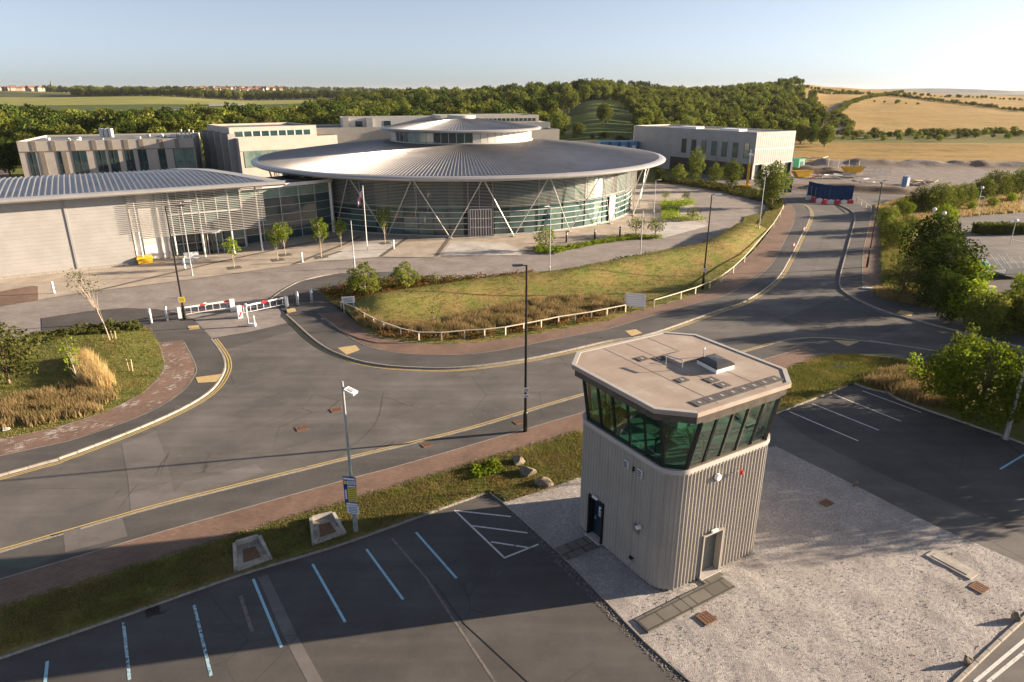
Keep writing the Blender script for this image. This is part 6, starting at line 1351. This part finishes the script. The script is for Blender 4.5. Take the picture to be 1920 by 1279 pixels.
H_ = [hline(HT((1586,252),(1594,240),(1584,228),(1564,216),(1590,197),(1640,182),(1690,174)), 1.3, .7), hline(HT((1548,252),(1560,240),(1566,230),(1546,220),(1540,212)), 2.5, 1.5),
      hline(HT((1474,167),(1560,172),(1637,178)), 2.2, .5), hline(HT((1520,173),(1613,177.5)), 2.2, .5), hline(HT((1640,191.5),(1680,194),(1719,196.5)), 4, .6), hline(HT((1660,178),(1719,185.5),(1820,197),(1920,209.5)), 2.0, .5), hline(HT((1671,177),(1800,183),(1925,189)), 3.2, .8),
      hline([qy(.36,300),qy(.5,306),qy(.6,312),qy(.78,322)], 2.4, 7.), hline([qy(.42,328),qy(.5,330),qy(.6,336),qy(.78,345)], 2.2, 6.), hline([qy(.60,334),qy(.70,340),qy(.9,348)], 1.8, 4.), hline([qy(.10,292),qy(.2,270),qy(.28,262)], 3., 3.)]
tk = smooth_path(HT((1561,252),(1575,243),(1581,235),(1557,222),(1553,214),(1577,197),(1620,184)), 6.)
L_, R_ = offset(tk, 2.6), offset(tk, -2.6); n = len(tk); mb = MB(); mb.add([(x, y, h1(x, y)+.15) for x, y in L_]+[(x, y, h1(x, y)+.15) for x, y in R_], [(i, i+1, n+i+1, n+i) for i in range(n-1)]); tag(mb.build('track', 'rubble'), kind='structure')
scatter('hedgerow', lift(np.concatenate(H_), -.2), 'hedgerows dividing the golden hillside fields', .3, .95, SH)
tag(bpy.data.objects['hedgerow'], cat='hedgerow')
far = [region(lambda y: (-.60, -.42), 1130, 1330, 11.), region(lambda y: (-.42, -.2), 1150, 1240, 12.), region(lambda y: (-.45, .1), 2750, 2850, 22.), region(lambda y: (-.9, .1), 3300, 3400, 30.), region(lambda y: (-.64, -.52), 1640, 1700, 11.), region(lambda y: (-.90,-.69), 1650, 1700, 12.), region(lambda y: (-.44,-.26), 1900, 1930, 26.), region(lambda y: (-.43,-.27), 2200, 2230, 30.), region(lambda y: (.12, .2), 760, 900, 11.)]
scatter('woodland', lift(np.concatenate(far)), 'distant tree belts on the horizon at left', .8, 1.25)
# trees one can tell apart at the wood's front edge and in the meadow
wt = [make_tree(13, 4.9, 1.2, 30, 3600, .6, m, 'bark', s, .4, .26) for s, m in ((95,'leaf_oak'),(96,'leaf_light'),(97,'leaf_dark'))]
k = 0
for px, py, tp in ((20,332,250),(60,322,240),(110,300,215),(165,295,205),(215,290,226),(260,288,228),(300,288,226),(355,284,205),(420,280,212),(470,276,200),(520,272,205),(560,272,215),(598,268,219),(650,258,200),(700,256,196),(745,252,196),(1050,262,205),(1085,262,226),(1235,246,200),(1275,244,195),(1500,272,225),(1520,272,228),(1545,276,230)):
    x, y = G(px, py); h = zat(tp, y); tree_at(x, y, -.2, wt[(px//10) % 3], 'broad tree at the edge of the wood '+('left of the tan panelled office' if px < 90 else 'behind the tan panelled office' if px < 370 else 'behind the stepped grey-tan office' if px < 620 else 'behind the white block left of the drum' if px < 800 else 'beyond the cream tiered office' if px < 1150 else 'behind the left end of the grey box' if px < 1400 else 'right of the grey box'), 'tree', 'trees along the woodland edge', h/13, name='woodland_tree')
for q, y, s_, lb in ((.1265,345,.8,'round tree standing in the green meadow'),(.133,352,.62,'smaller tree just right of the round meadow tree')): x = q*y; tree_at(x, y, h1(x, y), wt[0], lb, scale=s_)
# far houses
hm = MB().box((0,0,2.6), (9,7,5.2)).mesh('wall', 'render_cream'); hr = MB().add([(-4.8,-3.9,5.1),(4.8,-3.9,5.1),(4.8,3.9,5.1),(-4.8,3.9,5.1),(-4.8,0,8.2),(4.8,0,8.2)], [(0,1,5,4),(3,2,5,4),(0,3,4),(1,2,5),(0,1,2,3)]).mesh('roof', 'tile_red')
rr = random.Random(21); k = 0
for (qa, qb, ya, yb, n) in ((-.73,-.64,1420,1620,36), (-.45,-.30,1950,2600,75), (-.60,-.56,1500,1560,5), (-.52,-.49,2000,2100,4)):
    for i in range(n):
        q, y = rr.uniform(qa, qb), rr.uniform(ya, yb); x = q*y; e = empty('house', (x, y, h1(x, y)+3), rr.uniform(-.6,.9), 'small pale house with a red tiled roof in the '+('far left village' if qa < -.7 else 'central skyline village' if qb > -.31 else 'scattered left skyline farms'), 'house', 'houses of the distant village'); sc = rr.uniform(.9, 1.35); e.scale = (sc*1.15, sc, sc)
        put('wall', hm, e, world=False); put('roof', hr, e, world=False)
x, y = qy(-.632, 1700); e = empty('church', (x, y, h1(x, y)+4), 0, 'tiny church spire on the far left skyline', 'church'); MB().box((0,0,7), (5,5,12)).build('tower', 'stone_dark', e, False); MB().lathe([(2.6,12),(0,26)], (0,0), 8).build('spire', 'stone_dark', e, False)
for (q, y, w, lb) in ((-.466,620,24,'long low pale shed among the trees at left'),(-.395,760,34,'white low warehouse roof above the left woods')):
    x = q*y; e = empty('shed', (x, y, (6.6 if w < 30 else 8.2)-(8.4 if w < 30 else 12.4)), R(20), lb, 'shed'); MB().box((0,0,4 if w < 30 else 6), (w,14,8 if w < 30 else 12)).build('wall', 'panel_tan' if w < 30 else 'panel_white', e, False); MB().box((0,0,8.2 if w < 30 else 12.2), (w+1,15,.4)).build('roof', 'roof_felt' if w < 30 else 'panel_white', e, False)
# blue ridge beyond the right-hand hill
xs = np.linspace(1500, 9500, 60); V = []; 
for x in xs: z_ = 30+26*(.5+.5*math.sin(x*.0013+2.2))*(1 if x > 3500 else .4)+6*math.sin(x*.004); V += [(x, 8600, -20), (x, 8800+300*math.sin(x*.002), z_), (x, 10500, z_*.9)]
F = [];
for i in range(59): a = i*3; F += [(a,a+3,a+4,a+1),(a+1,a+4,a+5,a+2)]
me = fastmesh('hills', V, F); me.materials.append(MATS['far_hill']); o = bpy.data.objects.new('hills', me); link(o); tag(o, kind='structure')

# ------------------------------------------------------------------ evening haze
hz = MB().box((0, 5450, 22.5), (30000, 11100, 95)).mesh('haze', 'white'); hz.materials.clear()
hmt = bpy.data.materials.new('haze_air'); hmt.use_nodes = True; t = hmt.node_tree; t.nodes.remove(t.nodes['Principled BSDF'])
pv = t.nodes.new('ShaderNodeVolumePrincipled'); pv.inputs['Color'].default_value = (.86, .9, 1, 1); pv.inputs['Density'].default_value = .00003; pv.inputs['Anisotropy'].default_value = .2
lnk(t, pv.outputs[0], t.nodes['Material Output'].inputs['Volume']); hz.materials.append(hmt)
o = bpy.data.objects.new('haze', hz); link(o); tag(o, 'thin evening haze over the whole valley', 'haze', None, 'stuff')
